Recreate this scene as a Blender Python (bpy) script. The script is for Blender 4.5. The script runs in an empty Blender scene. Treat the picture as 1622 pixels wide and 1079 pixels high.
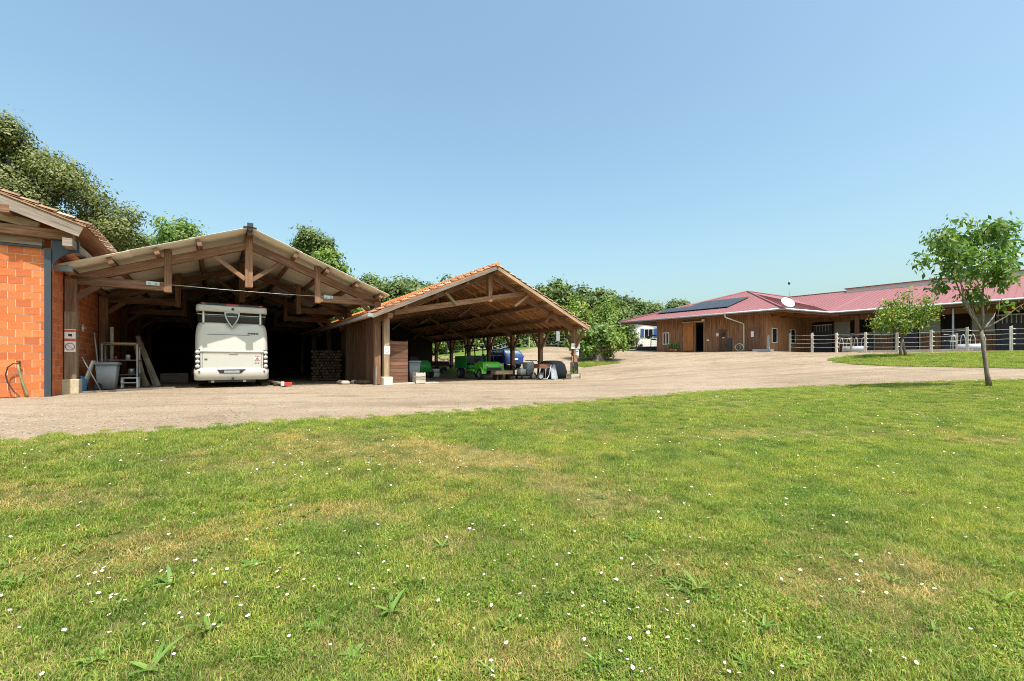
import bpy, bmesh, math, random
import numpy as np
from mathutils import Vector, Matrix, Euler

C = bpy.context.scene.collection
SC = bpy.context.scene
R = math.radians

# ------------------------------------------------------------------ camera, sky, sun, exposure
CAM_Z = 0.912
cam_d = bpy.data.cameras.new('camera')
cam_d.sensor_fit = 'HORIZONTAL'
cam_d.sensor_width = 36
cam_d.lens = 700 / 1622 * 36
cam_d.shift_y = 35.5 / 1622
cam_d.clip_start = 0.05
cam_d.clip_end = 2000
cam = bpy.data.objects.new('camera', cam_d)
C.objects.link(cam)
cam.location = (0, 0, CAM_Z)
cam.rotation_euler = (R(90), 0, 0)
SC.camera = cam

SUN_EL = 64.0
TO_SUN = Vector((0.50 * math.cos(R(SUN_EL)), -0.866 * math.cos(R(SUN_EL)), math.sin(R(SUN_EL)))).normalized()
world = bpy.data.worlds.new('World')
SC.world = world
world.use_nodes = True
wn = world.node_tree
bg = wn.nodes['Background']
sky = wn.nodes.new('ShaderNodeTexSky')
sky.sky_type = 'NISHITA'
sky.sun_disc = False
sky.sun_elevation = R(SUN_EL)
sky.sun_rotation = math.atan2(TO_SUN.x, TO_SUN.y)
sky.altitude = 0
sky.air_density = 1.3
sky.dust_density = 4.2
sky.ozone_density = 1.0
tint = wn.nodes.new('ShaderNodeMix'); tint.data_type = 'RGBA'; tint.blend_type = 'MULTIPLY'; tint.inputs[0].default_value = 1
tint.inputs[7].default_value = (0.98, 1.15, 1.09, 1)
wn.links.new(sky.outputs['Color'], tint.inputs[6]); wn.links.new(tint.outputs[2], bg.inputs['Color'])
bg.inputs['Strength'].default_value = 0.14

sun_d = bpy.data.lights.new('sun', 'SUN')
sun_d.energy = 4.8
sun_d.angle = R(0.55)
sun_d.color = (1.0, 0.95, 0.87)
sun = bpy.data.objects.new('sun', sun_d)
C.objects.link(sun)
sun.rotation_euler = TO_SUN.to_track_quat('Z', 'Y').to_euler()
sun.location = (20, -40, 60)

SC.view_settings.view_transform = 'Standard'
SC.view_settings.look = 'None'
SC.view_settings.gamma = 1
SC.view_settings.use_curve_mapping = False
SC.view_settings.exposure = 0.66
SC.cycles.max_bounces = 8
SC.cycles.diffuse_bounces = 5
SC.cycles.transparent_max_bounces = 8
SC.cycles.use_adaptive_sampling = True
SC.cycles.adaptive_threshold = 0.004
SC.cycles.use_denoising = True
SC.cycles.denoiser = 'OPENIMAGEDENOISE'
SC.cycles.denoising_prefilter = 'NONE'
SC.cycles.denoising_input_passes = 'RGB_ALBEDO_NORMAL'
SC.cycles.filter_width = 1.0

# ------------------------------------------------------------------ plan coordinates
# sheds: u along the gable fronts, v away from the road; stable: p along the wing, q away from it
PHI = R(33.93)
CU, SU = math.cos(PHI), math.sin(PHI)
def W(u, v, z=0.0):
    return Vector((CU * u - SU * v, SU * u + CU * v, z))
def toUV(x, y):
    return CU * x + SU * y, -SU * x + CU * y
PSI = math.atan2(-0.768, 0.6405)
CP, SP = math.cos(PSI), math.sin(PSI)
def S(p, q, z=0.0):
    return Vector((CP * p - SP * q, SP * p + CP * q, z))
def ray(px, py, Y):
    """the place at distance Y that the survey photograph shows at px, py"""
    return Vector(((px - 811) / 700 * Y, Y, CAM_Z + (575 - py) / 700 * Y))

# ------------------------------------------------------------------ ground heights (thin plate spline over surveyed spots)
_pts = []
def gp(x, y, z): _pts.append((x, y, z))
for q in [(-6, 0, -.52), (0, 0, -.55), (6, 0, -.48), (0, 2, -.52), (-3, 2, -.5), (3, 2, -.5), (-9, 0, -.4), (9, 1, -.35), (0, -8, -.7), (-12, -8, -.5), (12, -8, -.4),
          (-5.7, 4.9, 0), (-3.75, 6.4, 0), (.77, 9.1, 0.0), (4.9, 11.8, .1), (-10, 2.5, 0), (-7, 7.5, 0), (-3, 10, 0), (1.0, 14, 0),
          (0, 5.2, -.27), (3, 6.5, -.22), (6.5, 8, -.1), (9.8, 13.6, .17), (12.4, 11.5, .29), (14.5, 12.9, .45), (13, 8, .05), (18, 9, .35),
          (18, 15.5, .71), (22, 17, .95), (17.7, 18, .73), (16.8, 20, .77), (17.9, 25, 1.09), (21.2, 24, 1.23), (27, 23.5, 1.5), (23.8, 27.3, 1.5),
          (20.7, 32.9, 1.70), (27.7, 24.5, 1.58), (18.4, 32, 1.78), (12.7, 38.9, 1.94), (26, 32, 1.72), (33, 26, 1.62), (20, 42, 1.9), (34, 40, 1.9),
          (4, 18, 0.04), (8, 21, .25), (8, 27, .58), (11, 32, 1.2), (6, 32, .83), (7.26, 33, .93), (12, 26, .75),
          (3.5, 24.4, 0), (3, 36, 1.45), (3.5, 42, 2.45), (8, 44, 2.3), (0, 46, 2.4), (-6, 44, 2.0), (-4.4, 36, 1.0), (0.3, 31, .3), (14, 50, 2.5),
          (-20, 40, .2), (-30, 30, .1), (-30, 45, 1), (-20, 55, 2), (40, 10, .9), (45, 30, 1.8), (45, 55, 2.5), (0, 62, 3), (25, 62, 2.8), (-45, 20, .1)]:
    gp(*q)
for u in (-10, -6, -3, 1, 5, 9, 13, 16):
    for v in (14, 18, 22, 26):
        if v == 14 and u > 14: continue
        w_ = W(u, v); gp(w_.x, w_.y, 0)
for u in (-9, -4, 1, 5, 9, 13):
    w_ = W(u, 34); gp(w_.x, w_.y, 0)
_P = np.array(_pts)
def _U(r2): return np.where(r2 > 1e-9, r2 * np.log(np.maximum(r2, 1e-9)) * 0.5, 0.0)
_n = len(_P)
_K = _U(((_P[:, None, :2] - _P[None, :, :2]) ** 2).sum(-1)) + np.eye(_n) * 0.6
_A = np.zeros((_n + 3, _n + 3)); _A[:_n, :_n] = _K
_A[:_n, _n] = 1; _A[:_n, _n + 1:] = _P[:, :2]; _A[_n:, :_n] = _A[:_n, _n:].T
_cf = np.linalg.solve(_A, np.concatenate([_P[:, 2], [0, 0, 0]]))
def H(x, y):
    x = np.asarray(x, float); y = np.asarray(y, float)
    shp = x.shape; x = x.ravel(); y = y.ravel()
    out = np.empty(x.size)
    for i in range(0, x.size, 20000):
        xs, ys = x[i:i + 20000], y[i:i + 20000]
        r2 = (xs[:, None] - _P[None, :, 0]) ** 2 + (ys[:, None] - _P[None, :, 1]) ** 2
        h = _U(r2) @ _cf[:_n] + _cf[_n] + _cf[_n + 1] * xs + _cf[_n + 2] * ys
        u = CU * xs + SU * ys; v = -SU * xs + CU * ys
        # the shed floors are level
        d = np.maximum(np.maximum(-12 - u, u - 15.9), np.maximum(16.3 - v, v - 38)) / 1.6
        d2 = np.maximum(np.maximum(-12 - u, u - 5.6), np.maximum(16.3 - v, v - 39)) / 1.6
        k = np.clip(np.minimum(d, d2), 0, 1); k = k * k * (3 - 2 * k)
        h = h * k
        rr = np.hypot(xs, ys - 20); f = np.clip((rr - 48) / 40, 0, 1); f = f * f * (3 - 2 * f)
        out[i:i + 20000] = h * (1 - f) + 2.2 * f
    return out.reshape(shp)
def h1(x, y): return float(H(np.array([x]), np.array([y]))[0])
def ground_at(px, py, y0=2.0, y1=60.0):
    """the spot on the ground that the survey photograph shows at px, py"""
    Y = np.linspace(y0, y1, 1500)
    X = (px - 811) / 700 * Y
    Z = CAM_Z + (575 - py) / 700 * Y
    hit = np.nonzero(Z - H(X, Y) <= 0)[0]
    i = hit[0] if len(hit) else -1
    return float(X[i]), float(Y[i])

# ------------------------------------------------------------------ materials
def nodes(m):
    m.use_nodes = True
    return m.node_tree, m.node_tree.nodes['Principled BSDF']
def ramp(nt, fac, stops):
    r = nt.nodes.new('ShaderNodeValToRGB')
    e = r.color_ramp.elements
    while len(e) < len(stops): e.new(0.5)
    for k, (p, c) in enumerate(stops):
        e[k].position = p; e[k].color = (*c, 1)
    nt.links.new(fac, r.inputs['Fac'])
    return r.outputs['Color']
def tex(nt, kind, vec, scale, detail=4, rough=.6, dist=0):
    t = nt.nodes.new('ShaderNodeTex' + kind)
    if 'Scale' in t.inputs: t.inputs['Scale'].default_value = scale
    if kind == 'Noise':
        t.inputs['Detail'].default_value = detail; t.inputs['Roughness'].default_value = rough; t.inputs['Distortion'].default_value = dist
    if vec is not None: nt.links.new(vec, t.inputs['Vector'])
    return t
def coord(nt, which='Object', scale=(1, 1, 1)):
    tc = nt.nodes.new('ShaderNodeTexCoord')
    mp = nt.nodes.new('ShaderNodeMapping')
    mp.inputs['Scale'].default_value = scale
    nt.links.new(tc.outputs[which], mp.inputs['Vector'])
    return mp.outputs['Vector']
def mixc(nt, fac, a, b, mode='MIX'):
    m = nt.nodes.new('ShaderNodeMix'); m.data_type = 'RGBA'; m.blend_type = mode
    for s, v in ((0, fac), (6, a), (7, b)):
        if isinstance(v, (int, float)): m.inputs[s].default_value = v
        elif isinstance(v, tuple): m.inputs[s].default_value = (*v, 1)
        else: nt.links.new(v, m.inputs[s])
    return m.outputs[2]
def bump(nt, b, height, strength, dist=.01):
    n = nt.nodes.new('ShaderNodeBump')
    n.inputs['Strength'].default_value = strength; n.inputs['Distance'].default_value = dist
    nt.links.new(height, n.inputs['Height']); nt.links.new(n.outputs['Normal'], b.inputs['Normal'])
def plain(name, c, rough=.5, metal=0, spec=.5, var=.12, scale=6):
    m = bpy.data.materials.new(name); nt, b = nodes(m)
    v = coord(nt)
    t = tex(nt, 'Noise', v, scale, 5)
    col = ramp(nt, t.outputs['Fac'], [(.25, tuple(x * (1 - var) for x in c)), (.75, tuple(min(1, x * (1 + var)) for x in c))])
    nt.links.new(col, b.inputs['Base Color'])
    b.inputs['Roughness'].default_value = rough; b.inputs['Metallic'].default_value = metal
    b.inputs['Specular IOR Level'].default_value = spec
    return m
def wood(name, dark, mid, light, streak=26, along=1.3, rough=.85, rnd=.35, bmp=.35):
    """weathered timber: grain runs along the UV's u axis"""
    m = bpy.data.materials.new(name); nt, b = nodes(m)
    v = coord(nt, 'UV', (along, streak, 1))
    g = tex(nt, 'Noise', v, 1.0, 6, .65, .4)
    v2 = coord(nt, 'UV', (.7, 3.0, 1))
    p = tex(nt, 'Noise', v2, 1.4, 4, .6)
    col = ramp(nt, g.outputs['Fac'], [(.22, dark), (.5, mid), (.8, light)])
    pt = ramp(nt, p.outputs['Fac'], [(.3, (.55, .52, .5)), (.7, (1.15, 1.12, 1.1))])
    col = mixc(nt, .8, col, pt, 'MULTIPLY')
    oi = nt.nodes.new('ShaderNodeObjectInfo')
    rr = ramp(nt, oi.outputs['Random'], [(0, (1 - rnd, 1 - rnd, 1 - rnd)), (1, (1 + rnd, 1 + rnd * .9, 1 + rnd * .8))])
    col = mixc(nt, 1.0, col, rr, 'MULTIPLY')
    nt.links.new(col, b.inputs['Base Color'])
    b.inputs['Roughness'].default_value = rough; b.inputs['Specular IOR Level'].default_value = .25
    bump(nt, b, g.outputs['Fac'], bmp, .012)
    return m
M = {}
M['oak'] = wood('weathered_oak', (.08, .042, .026), (.22, .12, .072), (.38, .25, .165))
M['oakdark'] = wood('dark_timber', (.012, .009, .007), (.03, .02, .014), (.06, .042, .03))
M['oaklight'] = wood('pale_timber', (.17, .12, .075), (.34, .25, .165), (.48, .39, .28))
M['greywood'] = wood('silvered_board', (.10, .085, .072), (.27, .225, .19), (.45, .40, .35), streak=18)
M['orangewood'] = wood('new_larch', (.20, .075, .025), (.36, .14, .045), (.46, .20, .075))
M['redwood'] = wood('stained_board', (.08, .04, .026), (.17, .085, .056), (.26, .145, .10))
M['deck'] = wood('roof_board', (.20, .095, .045), (.45, .24, .12), (.62, .39, .23))
M['blackwood'] = wood('tarred_timber', (.012, .012, .013), (.03, .03, .032), (.065, .062, .06))
M['clad'] = wood('stable_cladding', (.13, .063, .035), (.34, .175, .095), (.52, .31, .185), streak=9, along=.8, bmp=.2)
M['fencepost'] = wood('whitened_post', (.44, .41, .37), (.66, .63, .58), (.78, .76, .72))
M['planter'] = wood('planter_board', (.20, .17, .14), (.38, .34, .29), (.5, .46, .4))
def brick_mat():
    m = bpy.data.materials.new('terracotta_block'); nt, b = nodes(m)
    oi = nt.nodes.new('ShaderNodeObjectInfo')
    gi = nt.nodes.new('ShaderNodeNewGeometry')
    add = nt.nodes.new('ShaderNodeMath'); add.operation = 'ADD'
    nt.links.new(oi.outputs['Random'], add.inputs[0]); nt.links.new(gi.outputs['Random Per Island'], add.inputs[1])
    fr = nt.nodes.new('ShaderNodeMath'); fr.operation = 'FRACT'; nt.links.new(add.outputs[0], fr.inputs[0])
    c1 = ramp(nt, fr.outputs[0], [(0, (.40, .10, .03)), (.2, (.49, .125, .033)), (.8, (.55, .15, .04)), (1, (.60, .19, .065))])
    v = coord(nt, 'Object', (1, 1, 1))
    t = tex(nt, 'Noise', v, 9, 6, .7)
    st = ramp(nt, t.outputs['Fac'], [(.3, (.72, .66, .62)), (.6, (1.06, 1.06, 1.06))])
    col = mixc(nt, .7, c1, st, 'MULTIPLY')
    nt.links.new(col, b.inputs['Base Color'])
    b.inputs['Roughness'].default_value = .85
    t2 = tex(nt, 'Noise', v, 60, 3)
    bump(nt, b, t2.outputs['Fac'], .25, .006)
    return m
M['brick'] = brick_mat()
M['mortar'] = plain('mortar', (.62, .46, .36), .95, var=.2, scale=12)
def tile_mat():
    m = bpy.data.materials.new('clay_tile'); nt, b = nodes(m)
    oi = nt.nodes.new('ShaderNodeObjectInfo'); gi = nt.nodes.new('ShaderNodeNewGeometry')
    add = nt.nodes.new('ShaderNodeMath'); add.operation = 'ADD'
    nt.links.new(oi.outputs['Random'], add.inputs[0]); nt.links.new(gi.outputs['Random Per Island'], add.inputs[1])
    fr = nt.nodes.new('ShaderNodeMath'); fr.operation = 'FRACT'; nt.links.new(add.outputs[0], fr.inputs[0])
    c1 = ramp(nt, fr.outputs[0], [(0, (.46, .15, .05)), (.4, (.60, .19, .05)), (.8, (.68, .24, .07)), (1, (.58, .30, .14))])
    t = tex(nt, 'Noise', coord(nt), 7, 6, .7)
    st = ramp(nt, t.outputs['Fac'], [(.35, (.55, .52, .48)), (.55, (1.05, 1.05, 1.05))])
    nt.links.new(mixc(nt, .3, c1, st, 'MULTIPLY'), b.inputs['Base Color'])
    b.inputs['Roughness'].default_value = .85
    return m
M['tile'] = tile_mat()
M['wornstone'] = None
def worn_tile():
    m = M['tile'].copy(); m.name = 'weathered_tile'; nt = m.node_tree
    for n in nt.nodes:
        if n.type == 'VALTORGB' and len(n.color_ramp.elements) == 4:
            for e, c in zip(n.color_ramp.elements, ((.20, .12, .08), (.30, .18, .115), (.40, .25, .16), (.46, .36, .27))): e.color = (*c, 1)
    return m
M['tileworn'] = worn_tile(); del M['wornstone']
def fibre_mat():
    m = bpy.data.materials.new('fibre_cement_sheet'); nt, b = nodes(m)
    v = coord(nt, 'Object', (.5, 2, 1))
    t = tex(nt, 'Noise', v, 2.5, 6, .7)
    oi = nt.nodes.new('ShaderNodeObjectInfo')
    rr = ramp(nt, oi.outputs['Random'], [(0, (.85, .85, .85)), (1, (1.08, 1.06, 1.04))])
    c = ramp(nt, t.outputs['Fac'], [(.25, (.54, .48, .40)), (.55, (.70, .635, .55)), (.8, (.78, .72, .64))])
    nt.links.new(mixc(nt, 1, c, rr, 'MULTIPLY'), b.inputs['Base Color'])
    b.inputs['Roughness'].default_value = .8
    return m
M['fibre'] = fibre_mat()
M['redmetal'] = plain('red_roof_metal', (.225, .090, .094), .6, spec=.25, var=.07, scale=1.2)
M['darkmetal'] = plain('dark_blue_steel', (.028, .038, .052), .5, var=.1)
M['zinc'] = plain('zinc_gutter', (.33, .35, .37), .45, metal=.4, var=.15)
M['galv'] = plain('galvanised_steel', (.42, .44, .46), .42, metal=.6, var=.2)
M['cable'] = plain('bright_steel', (.4, .4, .39), .35, metal=.5)
M['white'] = plain('white_paint', (.80, .79, .76), .35, var=.03)
M['offwhite'] = plain('aged_white', (.66, .64, .59), .6, var=.08)
M['cream'] = plain('cream_gelcoat', (.47, .45, .405), .28, var=.02, scale=2)
M['black'] = plain('black_plastic', (.018, .018, .02), .45, var=.2)
M['rubber'] = plain('rubber', (.022, .022, .024), .85, var=.3)
M['darkglass'] = plain('dark_glazing', (.012, .014, .018), .08, var=.1)
M['binbody'] = plain('bin_plastic', (.30, .31, .33), .5, var=.1)
M['binlid'] = plain('bin_lid_plastic', (.24, .25, .27), .45, var=.1)
M['concrete'] = plain('concrete', (.38, .34, .29), .9, var=.22, scale=9)
M['yellowstone'] = plain('plinth_stone', (.50, .42, .28), .9, var=.25, scale=8)
M['palestone'] = plain('limewashed_plinth', (.62, .58, .47), .9, var=.15, scale=8)
M['red'] = plain('red_paint', (.40, .035, .03), .35, var=.08)
M['redlens'] = plain('red_lens', (.42, .012, .015), .15)
M['greylens'] = plain('grey_lens', (.46, .45, .44), .2, var=.15)
M['lime'] = plain('bright_green_paint', (.13, .56, .055), .32, var=.08)
M['green2'] = plain('deep_green_paint', (.035, .36, .075), .38, var=.1)
M['bluecar'] = plain('blue_car_paint', (.012, .05, .20), .25, var=.05)
M['blueshutter'] = plain('blue_shutter', (.03, .09, .26), .5, var=.1)
M['sheen'] = plain('car_window', (.16, .23, .29), .06, var=.2)
M['tarp'] = plain('black_tarpaulin', (.022, .026, .032), .5, var=.4, scale=4)
M['silver'] = plain('silver_sheet', (.45, .47, .5), .3, metal=.5, var=.3)
M['yellow'] = plain('yellow_plastic', (.62, .34, .02), .5, var=.08)
M['bluep'] = plain('blue_plastic', (.05, .14, .28), .5, var=.1)
M['pipe'] = plain('grey_pipe', (.55, .54, .50), .5, var=.1)
M['hoseblack'] = plain('black_hose', (.02, .022, .02), .55)
M['hosegreen'] = plain('green_hose', (.16, .19, .085), .7, var=.3)
M['signred'] = plain('sign_red', (.55, .10, .07), .5)
M['signdark'] = plain('sign_ink', (.03, .04, .06), .5)
M['signmauve'] = plain('sign_faded_red', (.30, .07, .09), .5)
M['slate'] = plain('solar_cell', (.03, .036, .046), .4, spec=.3, var=.15)
M['panelframe'] = plain('panel_frame', (.03, .032, .036), .4)
M['stallplastic'] = plain('milky_sheet', (.30, .32, .32), .35, var=.12, scale=2)
M['stalldoor'] = plain('stall_door', (.075, .062, .085), .6, var=.18)
M['mud'] = plain('earth', (.10, .07, .045), .95, var=.3)
M['log'] = wood('cut_log', (.05, .03, .02), (.10, .068, .045), (.19, .14, .095))
M['pink'] = plain('faded_pink_cloth', (.28, .16, .15), .8, var=.2)
M['terracotta'] = plain('terracotta_pot', (.36, .15, .08), .8)
M['curtain'] = plain('pale_panel', (.5, .5, .48), .6)

def bark_mat(name, a, b_):
    m = bpy.data.materials.new(name); nt, b = nodes(m)
    t = tex(nt, 'Noise', coord(nt, 'Object', (6, 6, 1.6)), 5, 6, .7)
    nt.links.new(ramp(nt, t.outputs['Fac'], [(.3, a), (.7, b_)]), b.inputs['Base Color'])
    b.inputs['Roughness'].default_value = .9
    bump(nt, b, t.outputs['Fac'], .6, .02)
    return m
M['bark'] = bark_mat('bark', (.07, .052, .04), (.2, .16, .125))
M['barkgrey'] = bark_mat('grey_bark', (.11, .08, .06), (.28, .22, .175))
def leaf_mat(name, cols, trans=.4, rough=.55, big=None):
    m = bpy.data.materials.new(name); nt, b = nodes(m)
    gi = nt.nodes.new('ShaderNodeNewGeometry')
    c = ramp(nt, gi.outputs['Random Per Island'], [(k / max(1, len(cols) - 1), x) for k, x in enumerate(cols)])
    t = tex(nt, 'Noise', coord(nt, 'Object'), big or .5, 2)
    st = ramp(nt, t.outputs['Fac'], [(.35, (.8, .86, .8)), (.65, (1.18, 1.12, 1.0))])
    c = mixc(nt, 1, c, st, 'MULTIPLY')
    nt.links.new(c, b.inputs['Base Color'])
    b.inputs['Roughness'].default_value = rough; b.inputs['Specular IOR Level'].default_value = .35
    tr = nt.nodes.new('ShaderNodeBsdfTranslucent')
    hs = mixc(nt, 1, c, (1.25, 1.35, .6), 'MULTIPLY')
    nt.links.new(hs, tr.inputs['Color'])
    mx = nt.nodes.new('ShaderNodeMixShader'); mx.inputs[0].default_value = trans
    out = nt.nodes['Material Output']
    nt.links.new(b.outputs[0], mx.inputs[1]); nt.links.new(tr.outputs[0], mx.inputs[2]); nt.links.new(mx.outputs[0], out.inputs['Surface'])
    return m
M['leaf_olive'] = leaf_mat('olive_leaf', [(.065, .085, .028), (.105, .135, .038), (.155, .175, .055), (.225, .22, .09)], .22, big=.35)
M['leaf_mid'] = leaf_mat('mid_green_leaf', [(.06, .095, .03), (.11, .16, .045), (.165, .22, .065)], .3)
M['leaf_light'] = leaf_mat('light_green_leaf', [(.09, .15, .035), (.16, .24, .055), (.24, .32, .09)], .38)
M['leaf_dark'] = leaf_mat('dark_green_leaf', [(.045, .075, .028), (.085, .13, .042), (.125, .175, .06)], .26)
M['leaf_cherry'] = leaf_mat('cherry_leaf', [(.05, .115, .03), (.09, .18, .042), (.15, .25, .06), (.27, .33, .08)], .42, .4, big=1.2)
M['leaf_yellow'] = leaf_mat('yellowing_leaf', [(.068, .149, .030), (.115, .216, .041), (.203, .270, .054), (.400, .297, .068)], .34, .5, big=1.4)
M['leaf_weed'] = leaf_mat('weed_leaf', [(.08, .16, .028), (.12, .22, .04), (.17, .27, .06)], .3, .5, big=3)

# ------------------------------------------------------------------ mesh building
class MB:
    def __init__(self, seed=0):
        self.v = []; self.f = []; self.uv = []; self.mi = []; self.sm = []
        self.rng = random.Random(seed)
    def quad(self, idx, uv=None, mi=0, smooth=False):
        self.f.append(tuple(idx)); self.uv.append(uv or [(self.v[i][0] + self.v[i][1] * .37, self.v[i][2]) for i in idx]); self.mi.append(mi); self.sm.append(smooth)
    def obox(self, c, ax, ay, az, sx, sy, sz, mi=0, taper=1.0, uvo=None):
        """box with its own axes; grain along the longest side"""
        c = Vector(c); b = len(self.v); ss = (sx, sy, sz)
        L = ss.index(max(ss)); A = [i for i in range(3) if i != L]
        o1, o2 = (self.rng.random() * 40, self.rng.random() * 40) if uvo is None else uvo
        loc = []
        for k in range(8):
            l = [(-.5 if not (k >> i) & 1 else .5) * ss[i] for i in range(3)]
            t = taper if (k >> 2) & 1 else 1.0
            loc.append((l[0] * t, l[1] * t, l[2]))
            self.v.append(tuple(c + ax * l[0] * t + ay * l[1] * t + az * l[2]))
        for face, n in (((0, 2, 3, 1), 2), ((4, 5, 7, 6), 2), ((0, 1, 5, 4), 1), ((2, 6, 7, 3), 1), ((0, 4, 6, 2), 0), ((1, 3, 7, 5), 0)):
            others = [i for i in range(3) if i != n]
            if L in others:
                w = [i for i in others if i != L][0]
                uv = [(loc[i][L] + o1, loc[i][w] + o2 + n * 3.1) for i in face]
            else:
                uv = [(loc[i][others[0]] * .3 + o1, loc[i][others[1]] + o2) for i in face]
            self.f.append(tuple(b + i for i in face)); self.uv.append(uv); self.mi.append(mi); self.sm.append(False)
    def box(self, x0, x1, y0, y1, z0, z1, mi=0):
        self.obox(((x0 + x1) / 2, (y0 + y1) / 2, (z0 + z1) / 2), Vector((1, 0, 0)), Vector((0, 1, 0)), Vector((0, 0, 1)), abs(x1 - x0), abs(y1 - y0), abs(z1 - z0), mi)
        return self
    def beam(self, a, b, w, h, up=(0, 0, 1), mi=0):
        a = Vector(a); b = Vector(b); d = b - a; n = d.normalized(); up = Vector(up)
        if abs(n.dot(up)) > .98: up = Vector((0, 1, 0))
        s = n.cross(up).normalized(); t = s.cross(n).normalized()
        self.obox((a + b) / 2, n, s, t, d.length, w, h, mi)
        return self
    def tube(self, pts, r, n=8, mi=0, cap=True, smooth=True):
        pts = [Vector(p) for p in pts]; rs = r if isinstance(r, (list, tuple)) else [r] * len(pts)
        b = len(self.v); ref = None; acc = 0
        for i, p in enumerate(pts):
            d = (pts[min(i + 1, len(pts) - 1)] - pts[max(i - 1, 0)]).normalized()
            if ref is None:
                ref = d.orthogonal().normalized()
            ref = (ref - d * ref.dot(d)).normalized(); s = d.cross(ref)
            for k in range(n):
                a = 2 * math.pi * k / n
                self.v.append(tuple(p + (ref * math.cos(a) + s * math.sin(a)) * rs[i]))
        for i in range(len(pts) - 1):
            seg = (pts[i + 1] - pts[i]).length
            for k in range(n):
                k2 = (k + 1) % n
                self.f.append((b + i * n + k, b + i * n + k2, b + (i + 1) * n + k2, b + (i + 1) * n + k))
                w0, w1 = k / n * rs[i] * 6.28, (k + 1) / n * rs[i] * 6.28
                self.uv.append([(acc, w0), (acc, w1), (acc + seg, w1), (acc + seg, w0)]); self.mi.append(mi); self.sm.append(smooth)
            acc += seg
        if cap:
            for ring, rev in ((0, True), (len(pts) - 1, False)):
                idx = [b + ring * n + k for k in range(n)]
                if rev: idx.reverse()
                self.f.append(tuple(idx)); self.uv.append([(0, 0)] * n); self.mi.append(mi); self.sm.append(False)
        return self
    def lathe(self, prof, c=(0, 0, 0), axis=(0, 0, 1), n=16, mi=0, smooth=True):
        """prof: list of (radius, height) along axis"""
        c = Vector(c); ax = Vector(axis).normalized(); r0 = ax.orthogonal().normalized(); s0 = ax.cross(r0); b = len(self.v)
        for (r, h) in prof:
            for k in range(n):
                a = 2 * math.pi * k / n
                self.v.append(tuple(c + ax * h + (r0 * math.cos(a) + s0 * math.sin(a)) * max(r, 1e-4)))
        for i in range(len(prof) - 1):
            for k in range(n):
                k2 = (k + 1) % n
                self.quad((b + i * n + k, b + i * n + k2, b + (i + 1) * n + k2, b + (i + 1) * n + k), None, mi, smooth)
        return self
    def prism(self, poly, d0, d1, fn, mi=0):
        """2d outline (counter-clockwise) swept between depths d0 and d1; fn(a, b, d) -> point"""
        b = len(self.v); n = len(poly)
        for d in (d0, d1):
            for (x, y) in poly: self.v.append(tuple(fn(x, y, d)))
        uvA = [(x, y) for x, y in poly]
        self.f.append(tuple(b + i for i in range(n))); self.uv.append(uvA); self.mi.append(mi); self.sm.append(False)
        self.f.append(tuple(b + n + i for i in reversed(range(n)))); self.uv.append(list(reversed(uvA))); self.mi.append(mi); self.sm.append(False)
        for i in range(n):
            j = (i + 1) % n
            self.quad((b + j, b + i, b + n + i, b + n + j), None, mi)
        return self
    def poly(self, pts, mi=0, uv=None):
        b = len(self.v); self.v.extend(tuple(p) for p in pts)
        self.quad(tuple(range(b, b + len(pts))), uv, mi)
        return self
    def mesh(self, name, mats, org=(0, 0, 0), smooth=False):
        me = bpy.data.meshes.new(name)
        o = Vector(org)
        me.from_pydata([tuple(Vector(p) - o) for p in self.v], [], self.f)
        uvl = me.uv_layers.new(name='UVMap')
        flat = [c for fuv in self.uv for c in fuv]
        uvl.data.foreach_set('uv', [x for c in flat for x in c])
        if not isinstance(mats, (list, tuple)): mats = [mats]
        for m in mats: me.materials.append(M[m] if isinstance(m, str) else m)
        me.polygons.foreach_set('material_index', self.mi)
        me.polygons.foreach_set('use_smooth', [smooth or s for s in self.sm])
        me.update()
        bm = bmesh.new(); bm.from_mesh(me); bmesh.ops.recalc_face_normals(bm, faces=bm.faces); bm.to_mesh(me); bm.free()
        return me

def link(name, me, parent=None, loc=None):
    o = bpy.data.objects.new(name, me); C.objects.link(o)
    if parent is not None: o.parent = parent
    if loc is not None: o.location = loc
    return o
ORG = {}
def thing(name, label, cat, loc=(0, 0, 0), rz=0.0, group=None, org=(0, 0, 0)):
    o = bpy.data.objects.new(name, None); C.objects.link(o)
    o.empty_display_size = .3
    o.location = loc; o.rotation_euler = (0, 0, rz)
    o['label'] = label; o['category'] = cat
    if group: o['group'] = group
    ORG[o.name] = Vector(org)
    return o
def tag(o, label, cat, group=None):
    o['label'] = label; o['category'] = cat
    if group: o['group'] = group
    return o
def part(name, mb, mats, parent, bevel=0, smooth=False, label=None, stuff=False):
    top = parent if parent.name in ORG else parent.parent
    base = ORG[top.name]
    me = mb.mesh(name, mats, base, smooth)
    o = link(name, me, parent)
    if bevel:
        b = o.modifiers.new('edge', 'BEVEL'); b.width = bevel; b.segments = 2 if bevel > .02 else 1; b.limit_method = 'ANGLE'; b.angle_limit = R(40)
    if label: o['label'] = label
    if stuff: o['kind'] = 'stuff'
    return o
def single(name, mb, mats, label, cat, loc, rz=0, group=None, org=(0, 0, 0), bevel=0):
    o = link(name, mb.mesh(name, mats, org)); o.location = loc; o.rotation_euler = (0, 0, rz)
    if bevel:
        b = o.modifiers.new('edge', 'BEVEL'); b.width = bevel; b.limit_method = 'ANGLE'
    return tag(o, label, cat, group)
def shed(name, label, cat, u, v):
    return thing(name, label, cat, W(u, v), PHI, None, (u, v, 0))
def at_ground(x, y, dz=0): return Vector((x, y, h1(x, y) + dz))
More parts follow.
